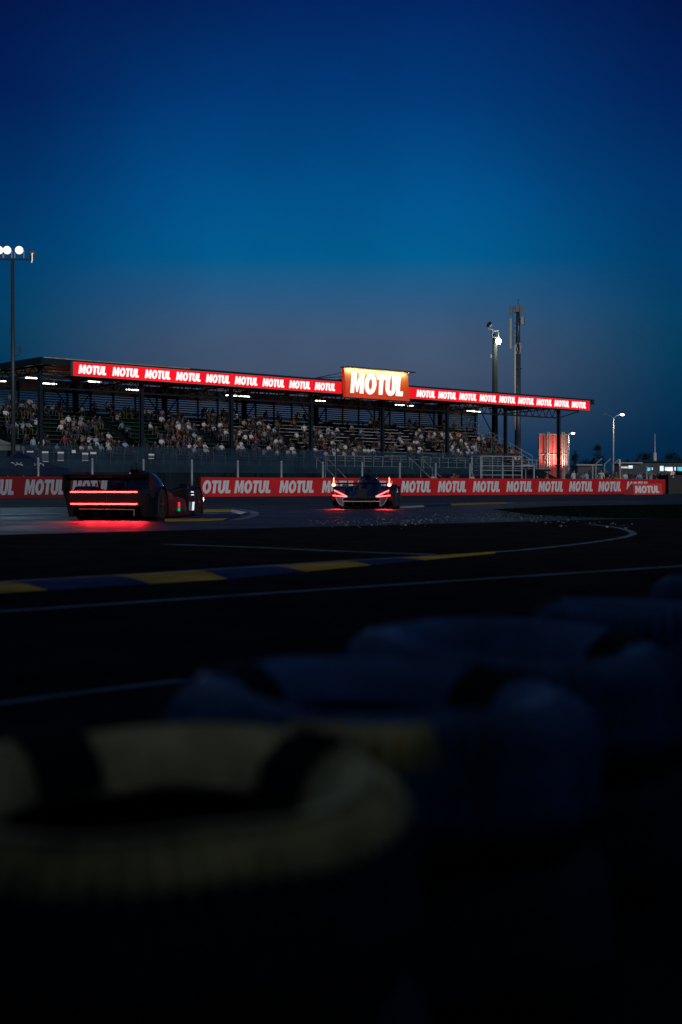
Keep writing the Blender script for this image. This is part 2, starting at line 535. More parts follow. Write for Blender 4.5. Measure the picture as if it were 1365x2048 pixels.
barrier("barrier_wall", st(0, 0), st(37.0, 0), ws, 0.62, 2.33, 0.15, M_red,
        "long low red barrier with white lettering running behind the further race car")
La, Lb = Vector((-15.6, 56.4, 0)), Vector((-8.75, 65.6, 0))
lx = lambda px, : None
Ld = (Lb - La).normalized()
def l_of(px):
    u = (px - 682.5) / F
    return (u * La.y - La.x) / (Ld.x - u * Ld.y)
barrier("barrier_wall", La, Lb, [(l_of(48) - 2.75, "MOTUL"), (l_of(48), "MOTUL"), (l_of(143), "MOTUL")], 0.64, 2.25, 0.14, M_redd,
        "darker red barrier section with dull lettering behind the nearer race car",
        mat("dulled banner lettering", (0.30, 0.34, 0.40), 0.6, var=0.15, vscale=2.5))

# dark end block of the barrier
mb = MB()
mb.box((0, 0, 0.5), (1.5, 1.0, 1.25)); mb.box((0, 0, 1.16), (1.6, 1.1, 0.08)); mb.box((0.55, -0.1, 1.0), (0.5, 0.8, 0.9))
pe = st(38.4, 0.3)
o = mb.build("tyre_bale", mat("black bale cover", (0.012, 0.013, 0.015), 0.7))
o.location = (pe.x, pe.y, 0.2); o.rotation_euler = (0, 0, R(20))
tag(o, "black wrapped bale closing the far end of the red barrier", "crash bale")

# wedge shaped advertising board standing on the verge before the barrier end
p0, p1 = at(1268, 987, 84), at(1331, 987, 86.5)
bd = (p1 - p0); bd.z = 0
bw = bd.length; bd.normalize()
zb = gz(p0.x, p0.y)
board = empty("advertising_board", (p0.x, p0.y, zb), math.atan2(bd.y, bd.x), "small free standing red wedge board with white lettering before the barrier end", "sign")
mb = MB()
H_ = 0.66
mb.prism([(0, 0, 0), (0.28, 0.25, H_), (0.28, 0.35, H_), (0.0, 0.75, 0)], (bw - 0.28, 0, 0))
mb.build("wedge_body", mat("board foam red", (0.6, 0.06, 0.055), 0.6, var=0.1), board)
mb = MB(); mb.prism([(bw - 0.26, 0, 0), (bw - 0.02, 0.22, H_), (bw + 0.12, 0.75, 0)], (0.02, 0.04, 0))
mb.build("end_panel", mat("pale blue foam", (0.25, 0.42, 0.55), 0.6), board)
w_ = word("MOTUL", 0.46, bw - 0.62, 0.012, slant=0.35).build("lettering", mat("board white", (0.8, 0.72, 0.7), 0.5), board)
w_.location = (0.18, 0.018, 0.09); w_.rotation_euler = (-math.atan2(0.25, H_), 0, 0)
mb = MB()
tl = math.atan2(0.25, H_)

# ================================================================== FENCE BEHIND THE BARRIER
M_post = mat("galvanised post", (0.38, 0.44, 0.48), 0.5, 0.15, var=0.2, vscale=3)
M_net = mesh_mat("bluish netting", (0.001, 0.034, 0.072), 0.5)
M_net2 = mesh_mat("thin netting", (0.015, 0.05, 0.08), 0.16)
def fence(name, pts, spacing, h, pr, m_net, label, pmat=None, z0=0.2, cat="fence", rails=(), net=(0, 1), group=None, offset=0):
    root = empty(name, (pts[0].x, pts[0].y, z0), 0, label, cat, group)
    L = [p - pts[0] for p in pts]
    for p in L: p.z = 0
    pm = None
    for a, b in zip(L, L[1:]):
        n = max(1, round((b - a).length / spacing))
        d = (b - a).normalized(); nn = Vector((d.y, -d.x, 0))
        for i in range(n + 1):
            q = a.lerp(b, i / n)
            if pm is None:
                mb = MB(); mb.bar((0, 0, 0), (0, 0, h), pr, 8); mb.ball((0, 0, h), pr * 1.15, sub=1)
                pm = mb.build("post", pmat or M_post, root)
                pm.location = q
            else:
                c = pm.copy(); COL.objects.link(c); c.parent = root; c.location = q
        if m_net:
            mb = MB()
            k = max(2, int((b - a).length / 0.8))
            mb.sheet(lambda i, j: a.lerp(b, i / k) + nn * (pr + 0.01) + Vector((0, 0, h * (net[0] + (net[1] - net[0]) * j / 3) + (0.03 * noise.noise(Vector((i * .4, j, 5))) if j == 3 else 0))), k + 1, 4, smooth=True)
            mb.build("wire_mesh", m_net, root)
        if rails:
            mb = MB()
            for rz in rails:
                mb.bar(a + Vector((0, 0, rz)), b + Vector((0, 0, rz)), 0.03, 6)
            mb.build("rail", M_post, root)
    return root
fence("wire_fence", [st(-16, 2.2), st(38, 2.2)], 2.9, 1.75, 0.055, M_net2, "waist high wire fence on pale posts standing just behind the red barrier")

# ================================================================== GRANDSTAND
def u_of(px, m=0.0):
    X = (px - 682.5) / F
    b = P1 + EM * m
    return (X * b.y - b.x) / (EU.x - X * EU.y)
def stand_d(u, m):
    return um(u, m).y
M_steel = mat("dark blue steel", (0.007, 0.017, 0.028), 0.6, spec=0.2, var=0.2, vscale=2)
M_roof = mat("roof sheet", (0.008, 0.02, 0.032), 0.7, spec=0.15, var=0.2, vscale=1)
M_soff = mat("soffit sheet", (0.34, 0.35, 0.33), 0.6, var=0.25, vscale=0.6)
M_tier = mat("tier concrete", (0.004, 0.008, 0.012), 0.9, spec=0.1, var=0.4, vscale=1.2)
M_bgrn = mat("green bench plank", (0.012, 0.075, 0.035), 0.5, var=0.4, vscale=2)
M_bgry = mat("weathered bench plank", (0.42, 0.47, 0.50), 0.5, var=0.45, vscale=1.6)
M_bdrk = mat("dark bench plank", (0.05, 0.07, 0.085), 0.5, var=0.5, vscale=1.6)
M_slat = mat("louvre slat", (0.10, 0.12, 0.125), 0.6, var=0.35, vscale=1)
stand = empty("grandstand", P1, UM_ROT, "long covered grandstand with steel columns and stepped benches full of spectators beyond the track", "grandstand")
U0, U1 = -3.2, 68.0
NROW, DM, DZ, M0, Z0 = 12, 0.82, 0.4, 1.2, 3.15
COLS = [-2.5 + 10.9 * k for k in range(8)]
# stepped tier
prof = [(M0 - 0.2, 0.2), (M0 - 0.2, Z0)]
for k in range(NROW):
    prof += [(M0 + DM * k, Z0 + DZ * k), (M0 + DM * (k + 1), Z0 + DZ * k)]
    if k < NROW - 1:
        prof.append((M0 + DM * (k + 1), Z0 + DZ * (k + 1)))
    # merge duplicates below
pp = []
for q in prof:
    if not pp or (abs(pp[-1][0] - q[0]) + abs(pp[-1][1] - q[1])) > 1e-6:
        pp.append(q)
MB_ = MB()
MEND = M0 + DM * NROW
pp += [(MEND + 0.5, Z0 + DZ * (NROW - 1)), (MEND + 0.5, 0.2)]
MB_.prism([(U0, m, z) for m, z in pp], (U1 - U0, 0, 0))
# aisle steps between the bench blocks
for k in range(NROW):
    for c in COLS[1:-1]:
        MB_.box((c + 0.9, M0 + DM * k + 0.2, Z0 + DZ * k + 0.1), (1.1, 0.38, 0.2))
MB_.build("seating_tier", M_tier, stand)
# walkway in front of the rows
mb = MB(); mb.box(((U0 + U1) / 2, -0.3, 2.5), (U1 - U0, 2.55, 0.22)); mb.box(((U0 + U1) / 2, 0.6, 1.3), (U1 - U0, 0.3, 2.18))
for c in range(int(U0), int(U1), 4):
    mb.box((c, -1.3, 1.3), (0.25, 0.25, 2.18))
mb.build("walkway", M_tier, stand)
# benches: one plank seat per row and bay
for k in range(NROW):
    for b in range(7):
        a, e = COLS[b] + 1.5, COLS[b + 1] + 0.3
        if b == 0: a = U0 + 0.2
        if b == 6: e = min(e, U1 - 0.3)
        if k == 5 and b == 3: e -= 1.5
        mb = MB()
        z = Z0 + DZ * k + 0.4
        mb.box(((a + e) / 2, M0 + DM * k + 0.52, z), (e - a, 0.3, 0.05))
        q = a + 0.4
        while q < e:
            mb.box((q, M0 + DM * k + 0.52, z - 0.215), (0.06, 0.2, 0.36), mi=1); q += 2.6
        green = (b < 2 and k > 3) or (b in (3, 4) and k > 9)
        mb.build("bench", [M_bgrn if green else (M_bgry if b > 2 or k in (7, 8) else M_bdrk), M_tier], stand)
# louvred back wall
zb0, zb1 = Z0 + DZ * (NROW - 1), 10.35
x = U0
while x < 71:
    mb = MB(); mb.box((x, MEND + 0.62, (zb0 + zb1) / 2), (0.14, 0.14, zb1 - zb0)); x += 2.72
    mb.build("wall_post", M_steel, stand)
mb = MB()
for i in range(8):
    z = zb0 + 0.12 + i * 0.235
    mb.box(((U0 + 71) / 2, MEND + 0.8, z), (71 - U0, 0.04, 0.15), Matrix.Rotation(R(-18), 3, "X"))
mb.box(((U0 + 71) / 2, MEND + 0.82, zb0 + 2.5), (71 - U0, 0.05, 1.2))
mb.build("louvre_wall", M_slat, stand)
for c in COLS[:-1]:
    mb = MB()
    mb.beam((c + 0.2, MEND + 0.58, zb0), (c + 2.6, MEND + 0.58, zb1), 0.08, 0.1)
    mb.build("brace", M_steel, stand); mb = MB()
    mb.beam((c + 10.7, MEND + 0.58, zb0), (c + 8.3, MEND + 0.58, zb1), 0.08, 0.1)
    mb.build("brace", M_steel, stand)
# columns, rear columns, transverse trusses
MC = 1.35
def hcol(mb, x, y, z0, z1, w):
    mb.box((x, y - w / 2, (z0 + z1) / 2), (w, 0.03, z1 - z0)); mb.box((x, y + w / 2, (z0 + z1) / 2), (w, 0.03, z1 - z0))
    mb.box((x, y, (z0 + z1) / 2), (0.04, w - 0.036, z1 - z0))
for c in COLS:
    mb = MB(); hcol(mb, c, MC, 0.2, 10.9, 0.32); mb.box((c, MC, 3.2), (0.7, 0.7, 0.1))
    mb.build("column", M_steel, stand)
    mb = MB(); hcol(mb, c, MEND + 0.3, zb0 - 0.05, 10.9, 0.4)
    mb.bar((c - 0.02, MEND + 0.3, 9.2), (c + 1.5, MEND + 0.3, 10.4), 0.07)
    mb.build("rear_column", M_steel, stand)
    mb = MB()
    mb.beam((c, -0.3, 10.9), (c, MEND + 1.2, 10.62), 0.14, 0.16)
    mb.beam((c, 0.3, 10.35), (c, MEND + 0.3, 9.75), 0.12, 0.12)
    n = 8
    for i in range(n):
        y0 = 0.4 + (MEND - 0.1) * i / n; y1 = 0.4 + (MEND - 0.1) * (i + 0.5) / n; y2 = 0.4 + (MEND - 0.1) * (i + 1) / n
        zl = lambda y: 10.35 - 0.6 * (y - 0.3) / MEND
        mb.beam((c, y0, zl(y0)), (c, y1, 10.85), 0.06, 0.06); mb.beam((c, y1, 10.85), (c, y2, zl(y2)), 0.06, 0.06)
    mb.build("truss", M_steel, stand)
# long front truss with bowed end
mb = MB()
mb.beam((COLS[0], MC, 9.05), (COLS[-1], MC, 9.05), 0.16, 0.16); mb.beam((COLS[0] - 1, MC, 10.1), (78.2, MC, 10.1), 0.14, 0.14)
mb.beam((COLS[-1], MC, 9.05), (78.2, MC, 10.02), 0.12, 0.12)
u = COLS[0]
while u < COLS[-1] - 0.5:
    mb.beam((u, MC, 9.05), (u + 0.68, MC, 10.1), 0.07, 0.07); mb.beam((u + 0.68, MC, 10.1), (u + 1.36, MC, 9.05), 0.07, 0.07)
    u += 1.3625
mb.build("front_truss", M_steel, stand)
# roof: deck, purlins, dark edge trim
mb = MB()
RU0, RU1 = -3.6, 78.7
mb.prism([(RU0, -0.45, 11.3), (RU0, MEND + 2.2, 10.92), (RU0, MEND + 2.2, 11.0), (RU0, -0.45, 11.42)], (RU1 - RU0, 0, 0))
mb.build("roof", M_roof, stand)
mb = MB()
mb.sheet(lambda i, j: (RU0 + 0.05 + (RU1 - RU0 - 0.1) * i / 560, -0.4 + (MEND + 2.5) * j, 11.26 - 0.37 * j + (0.03 if i % 2 else -0.01)), 561, 2)
for k in range(6):
    y = 0.6 + k * 2.0
    mb.box(((RU0 + RU1) / 2, y, 11.1 - 0.03 * y), (RU1 - RU0 - 0.2, 0.09, 0.14))
mb.build("roof_soffit", M_soff, stand)
mb = MB()
mb.box(((RU0 + RU1) / 2, -0.52, 11.16), (RU1 - RU0 + 0.1, 0.08, 0.6))
mb.prism([(RU0 - 0.06, -0.45, 10.86), (RU0 - 0.06, MEND + 2.2, 10.5), (RU0 - 0.06, MEND + 2.2, 11.04), (RU0 - 0.06, -0.45, 11.46)], (0.05, 0, 0))
mb.prism([(RU1 + 0.01, -0.45, 10.86), (RU1 + 0.01, MEND + 2.2, 10.5), (RU1 + 0.01, MEND + 2.2, 11.04), (RU1 + 0.01, -0.45, 11.46)], (0.05, 0, 0))
mb.build("roof_trim", M_roof, stand)
mb = MB(); mb.box((4.5, -0.6, 11.42), (16, 0.1, 0.07)); mb.build("edge_highlight_strip", mat("pale edge highlight", (0.4, 0.36, 0.27), 0.5, var=0.4, vscale=1.5), stand)  # roof edge highlight painted in as a pale strip
# end stair rail at the far end of the rows
mb = MB()
for dz in (0.55, 1.1):
    mb.bar((U1 + 0.1, M0, Z0 + dz), (U1 + 0.1, MEND, Z0 + DZ * NROW + dz), 0.03)
for k in range(0, NROW + 1, 2):
    mb.bar((U1 + 0.1, M0 + DM * k, Z0 + DZ * k - 0.3), (U1 + 0.1, M0 + DM * k, Z0 + DZ * k + 1.1), 0.03)
mb.build("end_railing", M_post, stand)

# ceiling lights
M_tube = lamp_mat("fluorescent tube", (1.0, 0.97, 0.80), 5)
M_house = mat("lamp housing", (0.3, 0.3, 0.29), 0.5)
LIGHTS = [(-2.0, 8.4), (3.2, 8.1), (-1.0, 4.6), (5.4, 4.4), (13.4, 9.0), (26.0, 8.7), (27.8, 8.7), (51.3, 7.8), (52.9, 7.8), (66.8, 9.6), (68.2, 9.8), (39.0, 8.6)]
proto = None
for i, (u, m) in enumerate(LIGHTS):
    z = 10.28 - 0.03 * m
    bay = sum(1 for c in COLS if c < u)
    nm = ["open end", "first", "second", "third", "fourth", "fifth", "sixth", "seventh", "eighth"][bay]
    others = [q for q in LIGHTS if sum(1 for c in COLS if c < q[0]) == bay]
    lab = f"lit white tube lamp under the grandstand roof in the {nm} bay"
    if len(others) > 1:
        k = sorted(others).index((u, m))
        lab += ", " + ("first", "second", "third", "fourth")[k] + " along"
    t = empty("ceiling_light", um(u, m, z), UM_ROT, lab, "ceiling light", "tube lamps under the grandstand roof")
    if proto is None:
        mb = MB(); mb.prism([(-0.75, -0.05, 0.05), (-0.75, 0.05, 0.05), (-0.75, 0.06, 0.0), (-0.75, -0.06, 0.0)], (1.5, 0, 0))
        mb.bar((-0.5, 0, 0.06), (-0.5, 0, 0.62), 0.015); mb.bar((0.5, 0, 0.06), (0.5, 0, 0.62), 0.015)
        h = mb.build("housing", M_house, t)
        mb = MB()
        for dy in (-0.07, 0.07):
            mb.bar((-0.7, dy, -0.05), (0.7, dy, -0.05), 0.045, 10)
        g = mb.build("tube", M_tube, t)
        proto = (h, g)
    else:
        for q in proto:
            c = q.copy(); COL.objects.link(c); c.parent = t

# ------------------------------------------------------------------ illuminated signs on the roof edge
M_sred = backlit_mat("backlit red", (0.80, 0.004, 0.012), 0.95, 0.16, 0.2)
M_swht = backlit_mat("backlit white", (1.0, 0.96, 0.95), 1.0, 0.2, 0.15)
M_sfrm = mat("sign frame", (0.2, 0.19, 0.16), 0.5)
MS = -0.72
ZF0, ZF1 = 10.06, 11.2
def fascia(u0, u1, starts, wpx, label):
    root = empty("roof_sign", um(u0, MS, ZF0), UM_ROT, label, "sign", "lit red signs along the grandstand roof")
    L = u1 - u0; H = ZF1 - ZF0
    mb = MB(); mb.box((L / 2, 0.0, H / 2), (L, 0.24, H)); mb.build("light_box", M_sred, root)
    mb = MB()
    mb.box((L / 2, 0.0, H + 0.025), (L + 0.1, 0.3, 0.05)); mb.box((L / 2, 0.0, -0.025), (L + 0.1, 0.3, 0.05))
    mb.box((-0.03, 0, H / 2), (0.06, 0.3, H)); mb.box((L + 0.03, 0, H / 2), (0.06, 0.3, H))
    mb.build("sign_frame", M_sfrm, root)
    ua, ub = u_of(starts[0], MS - 0.12), u_of(starts[-1], MS - 0.12)
    n = len(starts)
    wu = u_of(starts[0] + wpx, MS - 0.12) - ua
    first = None
    for k in range(n):
        x = ua + (ub - ua) * k / (n - 1) - u0
        if first is None:
            first = word("MOTUL", H * 0.66, wu, 0.02).build("lettering", M_swht, root); o = first
        else:
            o = first.copy(); COL.objects.link(o); o.parent = root
        o.location = (x, -0.124, H * 0.17)
    return root
uL, uR = u_of(693, -1.3), u_of(820, -1.3)
fascia(u_of(148, MS - .12), uL - 0.25, [158, 225, 290, 353, 414, 470, 525, 578, 630], 57, "longer lit red roof sign repeating white lettering before the tall central sign")
fascia(uR + 0.25, u_of(1179, MS - .12), [833, 877, 919, 960, 998, 1036, 1073, 1109, 1143], 38, "shorter lit red roof sign repeating white lettering from the central sign to the far end")
zs0, zs1 = 9.7, 12.7
big = empty("central_sign", um(uL, -1.3, zs0), UM_ROT, "tall red and yellow lit sign with big white lettering in the middle of the roof", "sign")
Lw, Hh = uR - uL, zs1 - zs0
lean = 0.3
def face(x, z, d=0.0):
    return (x, lean * z / Hh - d, z)
mb = MB()
mb.prism([face(0, 0), face(0, Hh), (0, lean + 0.4, Hh), (0, 0.45, 0)], (Lw, 0, 0))
M_bigred = backlit_mat("big sign panel", (0.62, 0.006, 0.004), 0.78, 0.5, 0.15)
M_bigred.node_tree.nodes["Principled BSDF"].inputs["Base Color"].default_value = (0.11, 0.085, 0.018, 1)
mb.build("light_box", M_bigred, big)
mb = MB()
mb.box((Lw / 2 + 0.12, lean - 0.2, Hh + 0.05), (Lw + 0.5, 1.3, 0.09))
mb.box((Lw / 2, 0.2, -0.04), (Lw + 0.06, 0.5, 0.07))
mb.build("visor", mat("sign visor", (0.05, 0.03, 0.03), 0.5), big)
mb = MB()
for q in (1.5, Lw - 1.5):
    mb.bar((q, 0.5, Hh * 0.7), (q, 3.2, 1.9), 0.05)
mb.bar((0.2, 0.5, Hh * 0.85), (-3.5, 1.2, 1.75), 0.04); mb.bar((0.2, 0.5, Hh * 0.7), (-3.5, 1.0, 1.75), 0.04)
mb.build("stay", M_steel, big)
wd_u0, wd_u1 = u_of(702, -1.35), u_of(811, -1.3)
o = word("MOTUL", Hh * 0.70, wd_u1 - wd_u0, 0.04, slant=0.2).build("lettering", backlit_mat("big sign letters", (1.0, 0.92, 0.92), 0.78, 0.5, 0.1), big)
o.location = (wd_u0 - uL, lean * 0.15 - 0.004, Hh * 0.15); o.rotation_euler = (-math.atan2(lean, Hh), 0, 0)
sl = lamp("sign_lamp", "AREA", (Lw / 2, lean - 0.45, Hh - 0.06), 330, (1, 0.9, 0.55), big, Lw * 0.96, aim=(Lw / 2, lean + 0.1, Hh - 0.45))
sl.data.shape = "RECTANGLE"; sl.data.size_y = 0.08
mb = MB()
for k in range(5):
    mb.box((Lw * (k + 0.5) / 5, lean - 0.45, Hh - 0.015), (1.6, 0.12, 0.03))
mb.build("lamp_bar", M_house, big)

# ------------------------------------------------------------------ walkway railings, stairs, netting before the stand
def railing(u0, u1, m, z0, h, label, lower=True, name="metal_railing", pmat=None):
    root = empty(name, um(u0, m, z0), UM_ROT, label, "railing", "metal railings along the front of the stand")
    L = u1 - u0
    n = max(2, round(L / 1.45))
    mb = MB(); mb.bar((0, 0, 0), (0, 0, h), 0.028, 6)
    p = mb.build("post", pmat or M_post, root)
    for i in range(1, n + 1):
        c = p.copy(); COL.objects.link(c); c.parent = root; c.location = (L * i / n, 0, 0)
    mb = MB(); mb.bar((0, 0, h), (L, 0, h), 0.03, 6); mb.bar((0, 0, h * 0.55), (L, 0, h * 0.55), 0.022, 6)
    if lower: mb.bar((0, 0, 0.08), (L, 0, 0.08), 0.022, 6)
    mb.build("rail", pmat or M_post, root)
    return root
us1, us2 = u_of(640, -1.6), u_of(832, -1.6)
railing(U0, us1 - 0.8, -1.6, 2.6, 1.15, "long walkway railing in front of the rows before the first stairs", pmat=mat("dull rail", (0.03, 0.04, 0.05), 0.5, 0.3))
railing(us1 + 0.8, us2 - 1.0, -1.6, 2.6, 1.1, "walkway railing between the two metal stairs in front of the rows")
railing(us2 + 1.0, U1, -1.6, 2.6, 1.1, "walkway railing beyond the second stairs in front of the rows")
def stairs(u, w, label):
    root = empty("metal_stairs", um(u, -1.6, 2.6), UM_ROT, label, "stairs", "metal stairs down from the stand walkway")
    D, Hs = 3.0, 2.3
    mb = MB()
    n = 12
    for i in range(n):
        mb.box((0, -D * (i + 0.5) / n, -Hs * (i + 1) / n), (w - 0.1, 0.27, 0.04))
    mb.build("tread", M_tier, root)
    for s in (-1, 1):
        mb = MB(); mb.beam((s * w / 2, 0, -0.1), (s * w / 2, -D, -Hs), 0.05, 0.22); mb.build("stringer", M_steel, root)
        mb = MB(); mb.bar((s * w / 2, 0, 1.05), (s * w / 2, -D - 0.1, -Hs + 1.0), 0.035, 6)
        for q in (0.1, 0.5, 0.95):
            mb.bar((s * w / 2, -D * q, -Hs * q - 0.05), (s * w / 2, -D * q, -Hs * q + 1.05), 0.025, 6)
        mb.build("handrail", M_post, root)
stairs(us1, 1.5, "metal stairs with two handrails leading down behind the further race car")
stairs(us2, 1.9, "wider metal stairs with two handrails further along the stand")
fence("catch_fence", [st(-14, 26), st(26, 24), st(46, 22)], 3.6, 3.1, 0.05, M_net, "tall fence with bluish netting between the red barrier and the grandstand", pmat=M_steel, net=(0.45, 1.0))

# small pale notices hung on the netting
M_note = mat("notice blue grey", (0.05, 0.085, 0.12), 0.7); M_notew = mat("notice white", (0.7, 0.72, 0.74), 0.6)
notes = [(54, 66, 902, 904.5, 0), (84, 96, 902, 924, 1), (115, 127, 903, 922, 1), (144, 151, 900, 906, 0), (164, 176, 905, 922, 1), (181, 192, 904, 908, 0), (297, 308, 907, 918, 1)]
words_n = ["thin white strip sign on the netting nearest the floodlight mast", "pale notice board with white top just past the floodlight mast", "pale notice board with white top beside the slender front column",
           "small white card on the netting between two pale notice boards", "tallest pale notice board with white edges above the nearer car's rear wing", "white strip sign beside the tallest notice board", "lone pale notice board near the second roof column"]
for (x0, x1, y0, y1, full), lb in zip(notes, words_n):
    d = 86
    a, b = at(x0, y0, d), at(x1, y1, d)
    w, h = b.x - a.x, a.z - b.z
    root = empty("notice_board", (a.x, d, b.z), R(38), lb, "notice", "notices hung on the netting")
    mb = MB(); mb.box((w * 0.6, 0, h / 2), (w * 1.2, 0.03, h)); mb.build("panel", M_note if full else M_notew, root)
    if full:
        mb = MB(); mb.box((w * 0.6, -0.02, h - 0.07), (w * 1.16, 0.02, 0.1)); mb.box((w * 0.6, -0.02, 0.03), (w * 1.16, 0.02, 0.03)); mb.build("header_strip", M_notew, root)

# ------------------------------------------------------------------ tents on the near left
def pyramid(name, c, half, zt, ze, m, label, skirt=0.3, leg=True, cat="tent", marks=None):
    root = empty(name, (c.x, c.y, 0.2), R(33), label, cat)
    mb = MB()
    ze -= 0.2; zt -= 0.2
    N = 8
    corners = [(-half, -half), (half, -half), (half, half), (-half, half)]
    for i in range(4):
        a, b = Vector((*corners[i], ze)), Vector((*corners[(i + 1) % 4], ze)); t = Vector((0, 0, zt))
        def fn(p, q):
            e = a.lerp(b, p / N); v = e.lerp(t, q / N)
            v.z -= 0.10 * (zt - ze) * math.sin(math.pi * q / N)
            return v
        mb.sheet(fn, N + 1, N + 1, smooth=True)
        mb.poly([a, b, b - Vector((0, 0, skirt)), a - Vector((0, 0, skirt))])
    mb.build("canopy", m, root)
    if leg:
        for x, y in corners:
            mb = MB(); mb.bar((x * 0.97, y * 0.97, 0), (x * 0.97, y * 0.97, ze), 0.03, 6); mb.build("leg", M_post, root)
    return root
pc = at(38, 930, 66)
tent = pyramid("pop_up_tent", pc, 1.75, 2.3, 1.5, mat("navy canvas", (0.005, 0.014, 0.045), 0.8, spec=0.1, var=0.2), "navy pop up tent with white script marks on its roof behind the darker barrier")
# loose white script strokes on the canopy's near face
def stroke(parent, pts, w, m):
    mb = MB(); mb.path(pts, w, 5); return mb.build("lettering", m, parent)
half, zt, ze = 1.75, 2.1, 1.3
def onroof(x, q):
    y = -half * (1 - q); z = ze + (zt - ze) * q - 0.10 * (zt - ze) * math.sin(math.pi * q)
    return Vector((x, y - 0.02, z + 0.03))
for x0, sgn in ((-0.75, 1), (0.25, -1)):
    stroke(tent, [onroof(x0 + 0.06 * i + 0.05 * math.sin(i * 2.3), 0.3 + 0.11 * math.sin(i * 1.7 + sgn)) for i in range(9)], 0.022, M_notew)
pc = at(-12, 880, 104)
pyramid("white_tent", pc, 1.7, 4.3, 3.55, mat("white canvas", (0.2, 0.21, 0.22), 0.7), "pale peaked tent beside the foot of the tall floodlight mast")

# ------------------------------------------------------------------ masts and lamps
M_pole = mat("painted mast steel", (0.035, 0.05, 0.065), 0.45, 0.2, var=0.2, vscale=1)
M_lampw = lamp_mat("floodlight lens", (1.0, 0.84, 0.70), 1.6)
M_glassoff = mat("dark lamp glass", (0.05, 0.05, 0.05), 0.15)
fm = at(27, 905, 88)
mast = empty("floodlight_mast", (fm.x, fm.y, 0.2), 0, "tall slim mast carrying a row of lit warm floodlights before the stand", "floodlight")
ztop = at(27, 517, 88).z - 0.2
mb = MB(); mb.bar((0, 0, 0), (0, 0, ztop), 0.155, 12, 0.11); mb.bar((0, 0, 0), (0, 0, 0.5), 0.24, 12)
mb.bar((0, -0.1, 4.2), (0, -0.16, 4.2), 0.13); mb.build("pole", M_pole, mast)
mb = MB(); mb.beam((-2.6, 0, ztop), (1.2, 0, ztop - 0.05), 0.1, 0.1); mb.beam((-2.6, 0.2, ztop), (1.2, 0.2, ztop - 0.05), 0.06, 0.06); mb.build("crossbar", M_pole, mast)
def floodlight(parent, x, z, lit, yaw=0, m_l=M_lampw, r=0.26):
    mb = MB()
    mb.bar((0, -0.02, 0), (0, 0.34, 0), r, 16, r * 0.45); mb.beam((-r * 1.05, 0.1, -0.5), (-r * 1.05, 0.1, 0), 0.04, 0.06, (0, 1, 0)); mb.beam((r * 1.05, 0.1, -0.5), (r * 1.05, 0.1, 0), 0.04, 0.06, (0, 1, 0))
    h = mb.build("floodlight", mat("aluminium lamp", (0.35, 0.34, 0.3), 0.35, 0.6), parent)
    h.location = (x, -0.05, z); h.rotation_euler = (0, 0, yaw)
    mb = MB(); mb.bar((0, -0.06, 0), (0, -0.024, 0), r * 0.94, 16); g = mb.build("lens", m_l if lit else M_glassoff, h)
    return h
for px_ in (-62, -38, -14, 1, 17, 41):
    x = (px_ - 27) / F * 88
    floodlight(mast, x, ztop + 0.5, True, R(8))
floodlight(mast, (63 - 27) / F * 88, ztop + 0.28, False, R(-75))
lamp("mast_flood", "SPOT", (-0.6, -0.5, ztop + 0.5), 1500, (0.5, 0.8, 1.0), mast, 0.3, aim=(2, -46, -0.2), cone=58, blend=0.9)
mb = MB()
za = at(27, 712, 88).z - 0.2
mb.path([(0.12, 0, za), (0.36, 0, za + 0.05), (0.46, 0, za + 0.25), (0.46, 0, za + 0.8)], 0.03); mb.bar((0.32, 0, za + 0.35), (0.32, 0, za + 1.0), 0.012)
mb.box((0.43, 0, za + 0.4), (0.12, 0.1, 0.35)); mb.build("antenna", M_pole, mast)

# pole with one lit and one dark floodlight behind the stand's far end
d_ = 186
lp = at(990, 900, d_)
pole = empty("lighting_pole", (lp.x, lp.y, 0.2), 0, "dark concrete pole with one dazzling lamp and one unlit lamp behind the stand", "floodlight")
zt_ = at(990, 668, d_).z - 0.2
mb = MB(); mb.bar((0, 0, 0), (0, 0, zt_), 0.5, 10, 0.3); mb.build("pole", mat("mast concrete", (0.032, 0.036, 0.028), 0.8, var=0.25, vscale=0.8), pole)
mb = MB()
for q in ((-0.4, -0.3), (0.45, -0.3), (-0.4, 0.3), (0.45, 0.3)):
    mb.bar((q[0], q[1], zt_ - 0.5), (q[0], q[1], zt_ + 0.4), 0.035)
for zz in (-0.45, 0.4):
    mb.path([(-0.4, -0.3, zt_ + zz), (0.45, -0.3, zt_ + zz), (0.45, 0.3, zt_ + zz), (-0.4, 0.3, zt_ + zz), (-0.4, -0.3, zt_ + zz)], 0.035)
mb.path([(-0.2, 0, zt_), (-0.3, 0, zt_ + 0.55), (-0.95, 0, zt_ + 0.72)], 0.06)
mb.build("lamp_bracket", M_post, pole)
mb = MB(); mb.box((-0.5, 0, zt_ - 2.9), (0.2, 0.3, 0.45)); mb.build("junction_box", M_post, pole)
h1 = floodlight(pole, 0.42, zt_ - 0.95, True, R(35), lamp_mat("cold floodlight lens", (0.9, 1.0, 0.92), 90), r=0.42)
h2 = floodlight(pole, -0.75, zt_ + 1.25, False, R(-40), r=0.42); h2.rotation_euler = (R(-28), 0, R(-50))
lamp("pole_flood", "POINT", (1.0, -0.8, zt_ - 0.95), 350, (0.95, 1.0, 0.82), pole, 0.25)

